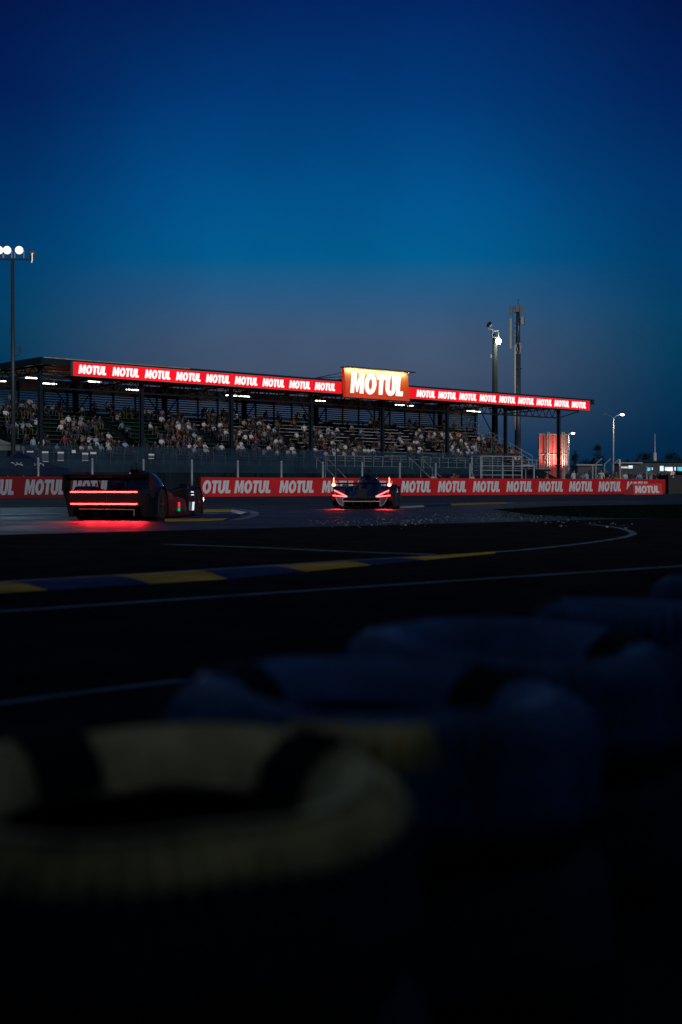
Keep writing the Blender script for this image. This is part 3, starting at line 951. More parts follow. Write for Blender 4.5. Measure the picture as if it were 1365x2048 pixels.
d_ = 194
tp = at(1036, 900, d_)
tm = empty("telecom_mast", (tp.x, tp.y, 0.2), 0, "tall tubular telecom mast with stacked antenna panels behind the stand", "mast")
Z = lambda y: at(1036, y, d_).z - 0.2
X = lambda px: (px - 1036) / F * d_
mb = MB(); mb.bar((0, 0, 0), (0, 0, Z(700)), 0.46, 14, 0.36); mb.bar((0, 0, Z(700)), (0, 0, Z(612)), 0.3, 12, 0.26); mb.bar((0, 0, Z(612)), (0, 0, Z(598)), 0.04)
for yy in (738, 800):
    mb.bar((0, 0, Z(yy)), (0, 0, Z(yy) + 0.12), 0.52, 14)
mb.build("pole", mat("mast grey paint", (0.035, 0.055, 0.07), 0.4, 0.2, var=0.15), tm)
mb = MB(); mb.bar((X(1029.5), -0.3, Z(860)), (X(1029.5), -0.3, Z(690)), 0.13, 8); mb.build("lit_edge_strip", mat("pale lit edge", (0.5, 0.5, 0.46), 0.5), tm)  # lamp-lit left edge of the mast, painted as a pale strip
M_ant = mat("antenna radome", (0.26, 0.26, 0.21), 0.5)
def antenna(px0, px1, y0, y1, yoff, m=M_ant):
    mb = MB(); w = X(px1) - X(px0); c = (X(px0) + X(px1)) / 2
    mb.box((c, yoff, (Z(y0) + Z(y1)) / 2), (w, 0.22, Z(y0) - Z(y1))); mb.bar((c, yoff, (Z(y0) + Z(y1)) / 2 + 0.3), (0, 0, (Z(y0) + Z(y1)) / 2 + 0.3), 0.05); mb.bar((c, yoff, (Z(y0) + Z(y1)) / 2 - 0.3), (0, 0, (Z(y0) + Z(y1)) / 2 - 0.3), 0.05)
    b = mb.build("antenna_panel", m, tm)
antenna(1018.5, 1022.8, 637, 698, -0.25); antenna(1024.5, 1026.5, 612, 692, -0.4, M_pole)
M_antd = mat("dark antenna", (0.06, 0.09, 0.11), 0.5)
antenna(1018.5, 1024, 613, 630, -0.5, M_antd); antenna(1038, 1046, 613, 630, -0.45, M_antd); antenna(1030, 1037, 611, 625, -0.55, M_antd)
antenna(1040.5, 1045.5, 635, 650, -0.7); antenna(1047, 1049.5, 635, 651, -0.5, M_pole)
mb = MB()
for i in range(5):
    a = i * 1.3
    mb.path([(0.2 * math.cos(a), 0.2 * math.sin(a) - .15, Z(686)), (0.42 * math.cos(a), 0.3 * math.sin(a) - .2, Z(692)), (0.3 * math.cos(a + .4), 0.3 * math.sin(a) - .2, Z(700)), (0.36 * math.cos(a), -.35, Z(708))], 0.03)
mb.build("cable_loop", mat("pale cable", (0.5, 0.52, 0.5), 0.5), tm)

def street_lamp(px, ytop, ybase, d, arms, label, lens_s=14):
    b = at(px, ybase, d)
    root = empty("street_lamp", (b.x, b.y, 0.2), 0, label, "street lamp", "street lamps behind the crowd")
    zt = at(px, ytop, d).z - 0.2
    mb = MB(); mb.bar((0, 0, 0), (0, 0, zt), 0.13, 8, 0.07); mb.build("pole", M_post, root)
    for dx, dz, lit in arms:
        mb = MB(); mb.path([(0, 0, zt - 0.1), (dx * 0.4, 0, zt + dz * 0.6), (dx, 0, zt + dz)], 0.05); a = mb.build("arm", M_pole, root)
        mb = MB(); mb.box((dx * 1.2, 0, zt + dz + 0.05), (abs(dx) * 0.5, 0.32, 0.12)); mb.build("lamp_head", M_pole, a)
        if lit:
            mb = MB(); mb.ball((dx * 1.2, -0.06, zt + dz - 0.06), 0.17, scale=(1.5, 1, 0.7)); mb.build("lens", lamp_mat("street lamp lens", (1.0, 0.9, 0.72), 22), a)
            lamp("street_light", "POINT", (dx * 1.2, -0.3, zt + dz - 0.35), 300, (1, 0.85, 0.6), root, 0.15)
street_lamp(1227, 836, 950, 185, [(0.95, 0.5, True), (-0.9, 0.45, False)], "tall slender street lamp with two arms, only one of them lit, above the crowd")
street_lamp(1137.5, 866, 945, 215, [(0.55, 0.02, True)], "smaller lit street lamp just past the stand's last column")
b = at(1310, 945, 240)
mb = MB(); mb.bar((0, 0, 0), (0, 0, at(1310, 908, 240).z), 0.32, 8, 0.3); mb.bar((0, 0, 0), (0, 0, at(1310, 870, 240).z), 0.22, 8, 0.05)
o = mb.build("flagpole", mat("white pole", (0.5, 0.5, 0.5), 0.5)); o.location = (b.x, b.y, 0.2)
tag(o, "thin pale pole rising above the dark trees near the lit windows", "pole")

# big hoarding seen from behind, lit from below on its far face edge
d_ = 205
q0, q1 = at(1078, 922, d_), at(1134.5, 922, d_ + 2)
bb = q1 - q0; bb.z = 0; W = bb.length
hz1, hz0 = at(1078, 868, d_).z - 0.2, 1.2
hoard = empty("hoarding", (q0.x, q0.y, 0.2), math.atan2(bb.y, bb.x), "large red hoarding on a pale timber frame seen from behind beside the last column", "billboard")
mb = MB(); mb.box((W / 2, 0.12, (hz0 + hz1) / 2), (W, 0.08, hz1 - hz0)); mb.build("panel", mat("hoarding red", (0.55, 0.055, 0.04), 0.7, var=0.15, vscale=0.6), hoard)
mb = MB()
for fx in (0.01, 0.19, 0.34, 0.52, 0.72, 0.86, 0.99):
    mb.box((W * fx, -0.02, hz1 / 2), (0.09, 0.14, hz1))
for zz in (hz1, hz1 - 2.95):
    mb.box((W / 2, -0.06, zz), (W + 0.1, 0.1, 0.1))
mb.build("frame", mat("pale timber", (0.34, 0.29, 0.24), 0.7), hoard)
mb = MB()
for fx in (0.24, 0.77):
    mb.box((W * fx, -0.45, hz1 / 2 + 0.15), (0.16, 0.16, hz1 + 0.3)); mb.box((W * fx + 0.32, -0.45, hz1 / 2 + 0.15), (0.1, 0.16, hz1 + 0.3))
    for zz in (hz1 - 0.2, hz1 - 1.0, hz1 - 3):
        mb.box((W * fx + 0.16, -0.45, zz), (0.3, 0.1, 0.08))
mb.build("prop", mat("pale timber", (0, 0, 0)), hoard)
mb = MB()
for fx in (0.4, 0.8):
    mb.box((W * fx, -1.8, 2.9), (0.35, 0.2, 0.2)); mb.bar((W * fx, -1.8, 0), (W * fx, -1.8, 2.9), 0.04)
mb.build("uplight", M_house, hoard)
for fx in (0.4, 0.8):
    lamp("hoarding_light", "SPOT", (W * fx, -1.75, 3.1), 800, (1.0, 0.84, 0.80), hoard, 0.15, aim=(W * fx, 0.1, hz1 - 2.0), cone=125, blend=1)

# climbing frame like goal cage behind the barrier
cg0, cg1 = at(962, 958, 92), at(1044, 958, 94)
cd = cg1 - cg0; cd.z = 0; W = cd.length
cage = empty("steel_cage", (cg0.x, cg0.y, 0.2), math.atan2(cd.y, cd.x), "pale tubular steel cage with horizontal bars standing behind the red barrier", "cage")
Hc = at(962, 912, 92).z - 0.2
mb = MB()
for y in (0, 0.9):
    for x in (0, W):
        mb.bar((x, y, 0), (x, y, Hc), 0.045)
mb.build("upright", M_post, cage)
mb = MB()
for i, zz in enumerate([0.9, 1.2, 1.5, 1.8, Hc]):
    mb.bar((0, 0, zz), (W, 0, zz), 0.028, 6)
    mb.bar((0, 0.9, zz), (W, 0.9, zz), 0.02, 6); mb.bar((0, 0, zz), (0, 0.9, zz), 0.02, 6); mb.bar((W, 0, zz), (W, 0.9, zz), 0.02, 6)
for i in range(1, 4):
    mb.bar((W * i / 4, 0.9, 0), (W * i / 4, 0.9, Hc), 0.018, 6)
mb.build("bar", M_post, cage)
# flat white parasol
pp_ = at(1052, 940, 99)
pas = empty("parasol", (pp_.x, pp_.y, 0.2), 0, "flat white parasol beside the steel cage behind the barrier", "parasol")
zz = at(1052, 929, 99).z - 0.2
mb = MB()
mb.sheet(lambda i, j: (0.72 * j / 4 * math.cos(i * math.pi / 8), 0.72 * j / 4 * math.sin(i * math.pi / 8), zz - 0.14 * (j / 4) ** 2 - (0.03 if i % 2 and j == 4 else 0)), 16, 5, closed_u=True, smooth=True)
mb.build("canopy", mat("white parasol cloth", (0.7, 0.7, 0.68), 0.7), pas)
mb = MB(); mb.bar((0, 0, 0), (0, 0, zz), 0.025); mb.build("pole", M_post, pas)

# ================================================================== RIGHT-HAND BACKGROUND
M_leaf = mat("dark foliage", (0.012, 0.022, 0.014), 0.9, spec=0.1, var=0.5, vscale=0.5)
M_bark = mat("bark", (0.03, 0.024, 0.018), 0.9)
def tree(px, ytop, ybase, wpx, d, kind, label, seed):
    rg = random.Random(seed)
    b = at(px, ybase, d)
    root = empty("tree", (b.x, b.y, 0.2), 0, label, "tree", "dark trees beyond the crowd")
    H = at(px, ytop, d).z - 0.2; Wd = wpx / F * d / 2
    mb = MB(); mb.bar((0, 0, 0), (0.05, 0, H * 0.55), 0.22, 8, 0.1)
    for i in range(6):
        a = i * 1.05; mb.bar((0.02, 0, H * (0.3 + 0.04 * i)), (Wd * 0.6 * math.cos(a), Wd * 0.6 * math.sin(a), H * (0.5 + 0.06 * i)), 0.08, 6, 0.03)
    mb.build("trunk", M_bark, root)
    mb = MB()
    clumps = []
    for i in range(46):
        if kind == "cone":
            t = rg.random(); z = H * (0.18 + 0.8 * t); r = Wd * (1 - t) * 0.95 + 0.1
        elif kind == "wide":
            t = rg.random(); z = H * (0.45 + 0.5 * t); r = Wd * math.sqrt(max(0.05, 1 - t ** 2))
        else:
            t = rg.random(); z = H * (0.22 + 0.74 * t); r = Wd * math.sqrt(max(0.06, 1 - (2 * t - 0.9) ** 2 * 0.9))
        a = rg.uniform(0, 6.28); q = r * math.sqrt(rg.random())
        clumps.append((Vector((q * math.cos(a), q * math.sin(a), z)), rg.uniform(0.16, 0.3) * Wd + 0.12))
    for c, r in clumps:
        for _ in range(34):
            p = c + Vector((rg.gauss(0, 1), rg.gauss(0, 1), rg.gauss(0, 0.8))) * r * 0.55
            s = rg.uniform(0.1, 0.22)
            M = Matrix.Rotation(rg.uniform(0, 6.28), 3, "Z") @ Matrix.Rotation(rg.uniform(-1.2, 1.2), 3, "X")
            mb.poly([p + M @ Vector((-s, 0, 0)), p + M @ Vector((0, -s * 0.6, 0)), p + M @ Vector((s, 0, 0)), p + M @ Vector((0, s * 0.6, 0))])
    mb.build("crown", M_leaf, root)
tree(1150, 902, 945, 26, 300, "cone", "small pointed dark conifer between the hoarding and the street lamp", 1)
tree(1196, 888, 945, 27, 310, "round", "tall round dark tree standing left of the street lamp", 2)
tree(1176, 919, 945, 50, 330, "wide", "low spreading dark tree beneath the tall round one", 3)
tree(1290, 905, 945, 46, 300, "wide", "broad flat dark tree beside the thin pale pole", 4)
tree(1254, 920, 945, 34, 320, "wide", "small low dark tree above the white kiosk roof", 5)
tree(1346, 904, 945, 44, 290, "wide", "broad dark tree above the bright windows at the picture's edge", 6)

M_wallb = mat("pavilion wall", (0.05, 0.065, 0.075), 0.8, var=0.25, vscale=0.4)
M_wroof = mat("pale flat roof", (0.3, 0.32, 0.33), 0.6)
def building(px0, px1, ytop, d, depth, label, wins, fascia_m=None):
    a, b = at(px0, 945, d), at(px1, 945, d)
    W = b.x - a.x; H = at(px0, ytop, d).z - 0.2
    root = empty("pavilion", (a.x, d, 0.2), 0, label, "building")
    mb = MB(); mb.box((W / 2, depth / 2, H / 2), (W, depth, H)); mb.build("wall", M_wallb, root)
    mb = MB(); mb.box((W / 2, depth / 2 - 0.3, H + 0.09), (W + 0.6, depth + 0.8, 0.18)); mb.build("roof", fascia_m or M_roof, root)
    for (w0, w1, y0, y1, m) in wins:
        x0, x1 = at(w0, 940, d).x - a.x, at(w1, 940, d).x - a.x; z1, z0 = at(w0, y0, d).z - 0.2, at(w0, y1, d).z - 0.2
        mb = MB()
        for cx_, cz_, sx, sz in (((x0 + x1) / 2, z1 + 0.04, x1 - x0 + 0.16, 0.08), ((x0 + x1) / 2, z0 - 0.04, x1 - x0 + 0.16, 0.08), (x0 - 0.04, (z0 + z1) / 2, 0.08, z1 - z0), (x1 + 0.04, (z0 + z1) / 2, 0.08, z1 - z0)):
            mb.box((cx_, -0.06, cz_), (sx, 0.11, sz))
        f = mb.build("window", M_steel, root)
        mb = MB(); mb.box(((x0 + x1) / 2, -0.012, (z0 + z1) / 2), (x1 - x0, 0.02, z1 - z0)); mb.build("pane", m, f)
W_w = backlit_mat("lit window white", (0.72, 0.85, 1.0), 0.95, 0.6, 0.35)
W_c = backlit_mat("lit window cyan", (0.05, 0.5, 0.68), 0.9, 0.9, 0.4)
W_y = backlit_mat("lit kiosk front", (0.85, 0.82, 0.72), 0.75, 0.5, 0.4)
building(1156, 1200, 931, 225, 6, "low grey shed with corrugated front behind the crowd", [], M_wroof)
building(1238, 1280, 927, 215, 5, "small kiosk with pale roof and bright serving opening", [(1241, 1256, 933, 936.5, W_y), (1257, 1266, 931, 937, W_w)], M_wroof)
building(1278, 1420, 924, 235, 8, "long low pavilion with bright white and cyan windows on the far side", [(1295, 1302, 935, 942, W_c), (1304, 1306, 935, 940, W_w), (1320, 1328, 932, 942, W_w), (1330, 1346, 934, 942, W_w), (1349, 1352, 934, 941, W_w), (1355, 1372, 934, 942, W_c), (1376, 1392, 934, 942, W_w)])
b = at(1240, 940, 150)
mb = MB(); mb.box((0, 0, 1.6), (0.13, 0.1, at(1240, 915, 150).z - 0.2 - 0.0 if False else 3.2)); mb.box((0, 0, 3.22), (0.18, 0.15, 0.06))
o = mb.build("marker_post", mat("white post", (0.6, 0.62, 0.64), 0.5)); o.location = (b.x, b.y, 0.2); tag(o, "short thick white post standing behind the crowd beside the kiosk", "post")
# fence with cranked tops in front of the shed
b0, b1 = at(1192, 945, 112), at(1226, 945, 116)
root = empty("cranked_fence", (b0.x, b0.y, 0.2), 0, "tall mesh fence with cranked post tops among the crowd left of the street lamp", "fence")
dv = b1 - b0; dv.z = 0
pm = None
for i in range(3):
    if pm is None:
        mb = MB(); mb.bar((0, 0, 0), (0, 0, 2.2), 0.05, 6); mb.bar((0, 0, 2.2), (0.45, -0.2, 2.65), 0.05, 6); pm = mb.build("post", M_post, root)
    else:
        c = pm.copy(); COL.objects.link(c); c.parent = root; c.location = dv * i / 2
mb = MB(); mb.sheet(lambda i, j: dv * i / 6 + Vector((0, -0.06, 0.1 + 2.1 * j)), 7, 2); mb.build("wire_mesh", M_net2, root)
# tilted number board held over the barrier end
b = at(1345, 949, 93)
brd = empty("pit_board", b, 0, "small white board with a red mark tilted above the end of the barrier", "sign")
brd.rotation_euler = (0, R(10), 0)
mb = MB(); mb.box((0, 0, 0), (0.24, 0.03, 0.4)); mb.bar((0, 0.04, -1.2), (0, 0.04, 0.15), 0.018); mb.build("board", mat("board face", (0.7, 0.66, 0.68), 0.5), brd)
mb = MB()
for z in (0.11, 0.0, -0.11):
    mb.box((0, -0.02, z), (0.1, 0.012, 0.035))
mb.box((0.045, -0.021, 0), (0.03, 0.012, 0.25)); mb.build("lettering", mat("mark red", (0.5, 0.02, 0.05), 0.5), brd)

# ================================================================== PEOPLE
SKIN = [mat("skin pale", (0.2, 0.135, 0.105), 0.6), mat("skin tan", (0.17, 0.10, 0.07), 0.6), mat("skin dark", (0.1, 0.06, 0.045), 0.6)]
HAIR = [mat("hair dark", (0.015, 0.012, 0.01), 0.7), mat("hair brown", (0.06, 0.035, 0.02), 0.7), mat("hair fair", (0.2, 0.13, 0.06), 0.7), mat("cap white", (0.6, 0.6, 0.6), 0.7)]
TROU = [mat("jeans", (0.03, 0.045, 0.08), 0.8), mat("dark trousers", (0.015, 0.015, 0.018), 0.8), mat("beige shorts", (0.1, 0.085, 0.06), 0.8), mat("grey trousers", (0.08, 0.08, 0.085), 0.8)]
SHIRT = {"white": (0.52, 0.56, 0.62), "black": (0.012, 0.012, 0.014), "navy": (0.015, 0.025, 0.07), "light blue": (0.22, 0.36, 0.52), "red": (0.2, 0.025, 0.025),
         "grey": (0.2, 0.2, 0.21), "yellow": (0.36, 0.32, 0.17), "green": (0.04, 0.12, 0.06), "orange": (0.5, 0.13, 0.02), "brown": (0.12, 0.07, 0.045)}
SHM = {k: mat("shirt " + k, v, 0.8, var=0.12, vscale=6) for k, v in SHIRT.items()}
def body_mesh(name, joints, bones):
    """joints: {key: (pos, radius)}, bones: (a, b, material slot). One continuous skinned body."""
    keys = list(joints)
    me = bpy.data.meshes.new(name)
    me.from_pydata([joints[k][0] for k in keys], [(keys.index(a), keys.index(b)) for a, b, _ in bones], [])
    o = bpy.data.objects.new(name, me); COL.objects.link(o)
    o.modifiers.new("s", "SKIN")
    for i, k in enumerate(keys):
        sv = me.skin_vertices[0].data[i]; sv.radius = (joints[k][1],) * 2; sv.use_root = (i == 0)
    ss = o.modifiers.new("d", "SUBSURF"); ss.levels = ss.render_levels = 1
    dg = bpy.context.evaluated_depsgraph_get()
    new = bpy.data.meshes.new_from_object(o.evaluated_get(dg))
    bpy.data.objects.remove(o); bpy.data.meshes.remove(me)
    new.materials.clear()
    for m in (SHM["white"], TROU[0], SKIN[0], HAIR[0]):
        new.materials.append(m)
    for p in new.polygons:
        c = p.center; best = 9; bi = 0
        for a, b, mi in bones:
            A, B = Vector(joints[a][0]), Vector(joints[b][0])
            d = B - A; t = max(0, min(1, (c - A).dot(d) / max(1e-6, d.length_squared)))
            dist = (c - (A + d * t)).length - 0.5 * (joints[a][1] * (1 - t) + joints[b][1] * t)
            if dist < best: best, bi = dist, mi
        hd = Vector(joints["head"][0])
        if bi == 2 and c.z > hd.z - 0.06 and (c.y > hd.y + 0.01 or c.z > hd.z + 0.055): bi = 3
        p.material_index = bi; p.use_smooth = True
    # a small nose so the face has a front
    new.name = name
    return new
def seated(lean=0.0, arms="lap", turn=0.0):
    j = {"pel": ((0, 0.02, 0.10), .15), "wai": ((0, -.02 * lean + 0.02, .28), .13), "che": ((turn * .1, -.14 * lean, .46), .16), "nec": ((turn * .1, -.2 * lean - .02, .60), .06),
         "head": ((turn * .16, -.26 * lean - .05, .72), .10), "top": ((turn * .16, -.27 * lean - .03, .81), .075)}
    for s, n in ((-1, "l"), (1, "r")):
        j["sh" + n] = ((s * .18 + turn * .1, -.15 * lean, .53), .07)
        if arms == "lap":
            j["el" + n] = ((s * .25, -.12 - .15 * lean, .27), .047); j["wr" + n] = ((s * .12, -.32 - .1 * lean, .18), .035); j["ha" + n] = ((s * .06, -.4 - .1 * lean, .17), .04)
        elif arms == "up":
            j["el" + n] = ((s * .24, -.26, .42), .047); j["wr" + n] = ((s * .1, -.36, .62), .035); j["ha" + n] = ((s * .05, -.38, .70), .04)
        else:
            j["el" + n] = ((s * .30, .1, .28), .047); j["wr" + n] = ((s * .36, .16, .06), .035); j["ha" + n] = ((s * .37, .12, .0), .04)
        j["hi" + n] = ((s * .1, -.02, .09), .1); j["kn" + n] = ((s * .14, -.43, .09), .072); j["an" + n] = ((s * .14, -.40 + .06 * lean, -.33), .046); j["to" + n] = ((s * .15, -.53, -.385), .04)
    b = [("pel", "wai", 0), ("wai", "che", 0), ("che", "nec", 0), ("nec", "head", 2), ("head", "top", 2)]
    for n in "lr":
        b += [("che", "sh" + n, 0), ("sh" + n, "el" + n, 0), ("el" + n, "wr" + n, 2), ("wr" + n, "ha" + n, 2), ("pel", "hi" + n, 1), ("hi" + n, "kn" + n, 1), ("kn" + n, "an" + n, 1), ("an" + n, "to" + n, 1)]
    return body_mesh("person", j, b)
def standing(arms="down", stride=0.0, shorts=False):
    j = {"pel": ((0, 0, .92), .15), "wai": ((0, 0, 1.1), .13), "che": ((0, 0, 1.30), .165), "nec": ((0, -.01, 1.47), .06), "head": ((0, -.03, 1.60), .10), "top": ((0, -.01, 1.69), .078)}
    for s, n in ((-1, "l"), (1, "r")):
        j["sh" + n] = ((s * .19, 0, 1.40), .07)
        if arms == "down":
            j["el" + n] = ((s * .27, .03, 1.12), .048); j["wr" + n] = ((s * .27, -.06, .87), .036); j["ha" + n] = ((s * .26, -.09, .78), .042)
        elif arms == "up":
            j["el" + n] = ((s * .27, -.2, 1.2), .048); j["wr" + n] = ((s * .1, -.33, 1.42), .036); j["ha" + n] = ((s * .05, -.35, 1.5), .042)
        else:
            j["el" + n] = ((s * .33, .08, 1.14), .048); j["wr" + n] = ((s * .2, .02, 1.0), .036); j["ha" + n] = ((s * .14, -.03, .98), .042)
        j["hi" + n] = ((s * .1, 0, .88), .105); j["kn" + n] = ((s * .11, -.03 + s * stride, .49), .07); j["an" + n] = ((s * .12, .03 + s * stride, .09), .048); j["to" + n] = ((s * .14, -.11 + s * stride, .04), .04)
    b = [("pel", "wai", 0), ("wai", "che", 0), ("che", "nec", 0), ("nec", "head", 2), ("head", "top", 2)]
    for n in "lr":
        b += [("che", "sh" + n, 0), ("sh" + n, "el" + n, 0), ("el" + n, "wr" + n, 2), ("wr" + n, "ha" + n, 2), ("pel", "hi" + n, 1), ("hi" + n, "kn" + n, 1), ("kn" + n, "an" + n, 2 if shorts else 1), ("an" + n, "to" + n, 1)]
    return body_mesh("person", j, b)
SEAT = [seated(0.2), seated(0.9), seated(0.3, "up"), seated(-0.2, "back"), seated(0.6, "lap", 0.8), seated(0.4, "lap", -0.9)]
STAND = [standing(), standing("up"), standing("hips"), standing("down", 0.08, True)]
ORD = ["first", "second", "third", "fourth", "fifth", "sixth", "seventh", "eighth", "ninth", "tenth", "eleventh", "twelfth"]
rp = random.Random(21)
def person(mesh, p, rz, shirt, trouser=None, skin=None, hair=None, scale=1.0):
    o = bpy.data.objects.new("person", mesh); COL.objects.link(o)
    o.location = p; o.rotation_euler = (0, 0, rz); o.scale = (scale,) * 3
    for i, m in enumerate((SHM[shirt], trouser or rp.choice(TROU), skin or rp.choices(SKIN, (6, 3, 1))[0], hair or rp.choices(HAIR, (6, 3, 2, 1.5))[0])):
        o.material_slots[i].link = "OBJECT"; o.material_slots[i].material = m
    o["category"] = "person"
    return o
def density(u, k):
    """how full the rows are, read off the photograph"""
    px = 682.5 + F * (um(u, M0 + DM * k).x / um(u, M0 + DM * k).y)
    f = k / (NROW - 1)
    if px < 130: base = 0.5 if f > 0.3 else 0.35
    elif px < 330: base = 0.54 if f < 0.45 else 0.3
    elif px < 560: base = 0.62 if f < 0.75 else 0.3
    elif px < 660: base = 0.48 if f < 0.6 else 0.14
    elif px < 800: base = 0.62 if f < 0.45 else 0.2
    elif px < 900: base = 0.62 if f < 0.7 else 0.35
    else: base = 0.76 if f < 0.7 else 0.38
    return base * (0.55 if px > 560 and f > 0.85 else 1)
crowd = []
for k in range(NROW):
    b = 0
    u = U0 + 0.5
    while u < U1 - 0.6:
        inaisle = any(abs(u - (c + 0.9)) < 0.75 for c in COLS[1:-1])
        cl = 0.5 + 1.0 * noise.noise(Vector((u * 0.22, k * 0.7, 1.3))) + 0.25
        if not inaisle and rp.random() < 0.70 * density(u, k) * max(0.05, cl * 1.5):
            crowd.append((u + rp.uniform(-.1, .1), k))
        u += 0.68
shirt_w = [("white", 23), ("black", 42), ("navy", 17), ("light blue", 6), ("red", 2), ("grey", 8), ("yellow", 1), ("green", 2), ("orange", 1), ("brown", 3)]
rows_txt = ["bottom bench row", "second bench row", "third bench row", "fourth bench row", "fifth bench row", "sixth bench row", "seventh bench row", "eighth bench row", "ninth bench row", "tenth bench row", "eleventh bench row", "top bench row"]
bays_txt = ["open-ended", "first", "second", "third", "fourth", "fifth", "sixth", "last"]
cells = {}
# the nearest spectators are individuals; the smallest, at the far end, are one massed crowd
crowd.sort(key=lambda q: um(q[0], M0 + DM * q[1]).y)
N_ONE = 262
far_bm, far_slots = bmesh.new(), []
def mass(mesh, M, mats_):
    idx = []
    for m in mats_:
        if m not in far_slots: far_slots.append(m)
        idx.append(far_slots.index(m))
    vs = [far_bm.verts.new(M @ v.co) for v in mesh.vertices]
    for p in mesh.polygons:
        f = far_bm.faces.new([vs[i] for i in p.vertices]); f.material_index = idx[p.material_index]; f.smooth = True
for u, k in crowd[N_ONE:]:
    s = rp.choices([a for a, _ in shirt_w], [w for _, w in shirt_w])[0]
    M = Matrix.Translation(um(u, M0 + DM * k + 0.50, Z0 + DZ * k + 0.425)) @ Matrix.Rotation(UM_ROT + rp.uniform(-.35, .35), 4, "Z") @ Matrix.Scale(rp.uniform(0.94, 1.06), 4)
    mass(rp.choice(SEAT), M, (SHM[s], rp.choice(TROU), rp.choices(SKIN, (6, 3, 1))[0], rp.choices(HAIR, (6, 3, 2, 1.5))[0]))
if crowd[N_ONE:]:
    fme = bpy.data.meshes.new("crowd"); far_bm.to_mesh(fme)
    for m in far_slots: fme.materials.append(m)
    fo = bpy.data.objects.new("crowd", fme); COL.objects.link(fo)
    tag(fo, "densely seated crowd filling the far end of the grandstand rows", "crowd", kind="stuff")
far_bm.free()
crowd = crowd[:N_ONE]
for u, k in crowd:
    s = rp.choices([a for a, _ in shirt_w], [w for _, w in shirt_w])[0]
    z = Z0 + DZ * k + 0.425
    o = person(rp.choice(SEAT), um(u, M0 + DM * k + 0.50, z), UM_ROT + rp.uniform(-.35, .35), s, scale=rp.uniform(0.94, 1.06))
    bay = sum(1 for c in COLS if c < u)
    cells.setdefault((s, k, bay), []).append((u, o))
for (s, k, bay), lst in cells.items():
    lst.sort(key=lambda q: q[0])
    for i, (u, o) in enumerate(lst):
        o["group"] = "spectators seated in the grandstand"
        pre = "" if len(lst) == 1 else ORD[i] + " "
        o["label"] = f"{pre}person in {s} top on the {rows_txt[k]} in the {bays_txt[bay]} roof bay"
# spectators standing on the steps, the top row and the walkway
walk = [(u_of(14, MEND + .1), NROW - 1, 3, "white", "standing in white top and dark shorts on the top row at the open end"),
        (u_of(66, 1.5), 0, 0, "light blue", "standing in light blue top at the bottom left beside the slender column"),
        (u_of(82, 1.6), 0, 2, "white", "standing in white top beside the one in light blue at the bottom left"),
        (u_of(365, 5), 5, 0, "white", "standing in white top with dark trousers in the middle rows"),
        (u_of(613, 6), 6, 2, "white", "standing in white top with crossed arms among empty benches left of the big sign"),
        (u_of(452, 9), 9, 0, "black", "standing in black on an upper row below the ceiling lamp pair"),
        (u_of(905, 9), 9, 1, "brown", "standing in brown with raised hands on an upper row near the far end"),
        (u_of(640, 2), 2, 0, "black", "standing in black low in the rows above the first metal stairs"),
        (u_of(1000, 8), 7, 0, "navy", "standing in navy near the stepped far end of the rows"),
        (u_of(755, 10), 10, 0, "black", "standing in black on a top row under the big sign")]
for u, k, pi, s, lb in walk:
    o = person(STAND[pi], um(u, M0 + DM * k + 0.2, Z0 + DZ * k), UM_ROT + rp.uniform(-.4, .4), s, TROU[1])
    o["label"] = "person " + lb; o["group"] = "spectators standing in the grandstand"
# people at the far end steps, on the ground and behind the barrier
def spectators(name_list, group):
    for px, py, d, pi, s, lb in name_list:
        p = at(px, py, d)
        o = person(STAND[pi], (p.x, p.y, 0.2), R(20) + rp.uniform(-.6, .6), s)
        o["label"] = "person " + lb; o["group"] = group
bank = MB()
bank.prism([(0, 0, 0), (0, 9.5, 0), (0, 9.0, 3.6), (0, 1.0, 0.4)], (10, 0, 0))
bo = bank.build("bank", M_ground); bo.location = um(U1 + 0.3, 1.0, 0.2); bo.rotation_euler = (0, 0, UM_ROT); tag(bo, kind="structure")
for i, (u, m, s, lb) in enumerate([(U1 + 1.2, 6.4, "black", "in black seated high on the dark bank past the far end of the rows"), (U1 + 1.9, 6.0, "navy", "in navy seated high on the dark bank past the far end of the rows"),
                                  (U1 + 2.6, 5.6, "white", "in white seated in the middle of the dark bank past the rows"), (U1 + 3.2, 3.6, "white", "in white seated low on the dark bank, first of the pair"),
                                  (U1 + 4.2, 3.7, "white", "in white seated low on the dark bank, second of the pair")]):
    z = 0.2 + 0.4 + (m - 2.0) * 0.4
    o = person(SEAT[i % 4], um(u, m, z + 0.06), UM_ROT + rp.uniform(-.4, .4), s); o["label"] = "person " + lb; o["group"] = "spectators on the grass bank"
cols_seq = ["black", "white", "navy", "grey", "light blue", "black", "brown", "white", "black", "navy", "grey", "black", "white", "black", "navy", "light blue", "black", "grey", "white", "black", "brown", "black", "navy", "white"]
near_txt = {1140: "past the stand's last column", 1170: "in front of the grey shed", 1200: "before the cranked fence", 1230: "at the foot of the tall street lamp", 1262: "before the pale kiosk", 1290: "before the dark pavilion wall", 1322: "before the bright white windows", 1350: "at the far edge by the cyan window"}
cnt = {}
for i, s in enumerate(cols_seq):
    px = 1136 + 9.7 * i + rp.uniform(-3, 3)
    d = rp.uniform(108, 128)
    p = at(px, 945, d)
    o = person(STAND[rp.choice([0, 0, 1, 2])], (p.x, p.y, 0.2), R(15) + rp.uniform(-.7, .7), s, scale=rp.uniform(.94, 1.04))
    k = min(near_txt, key=lambda q: abs(q - px)); cnt.setdefault((k, s), []).append(o)
    o["group"] = "crowd standing behind the barrier's far end"
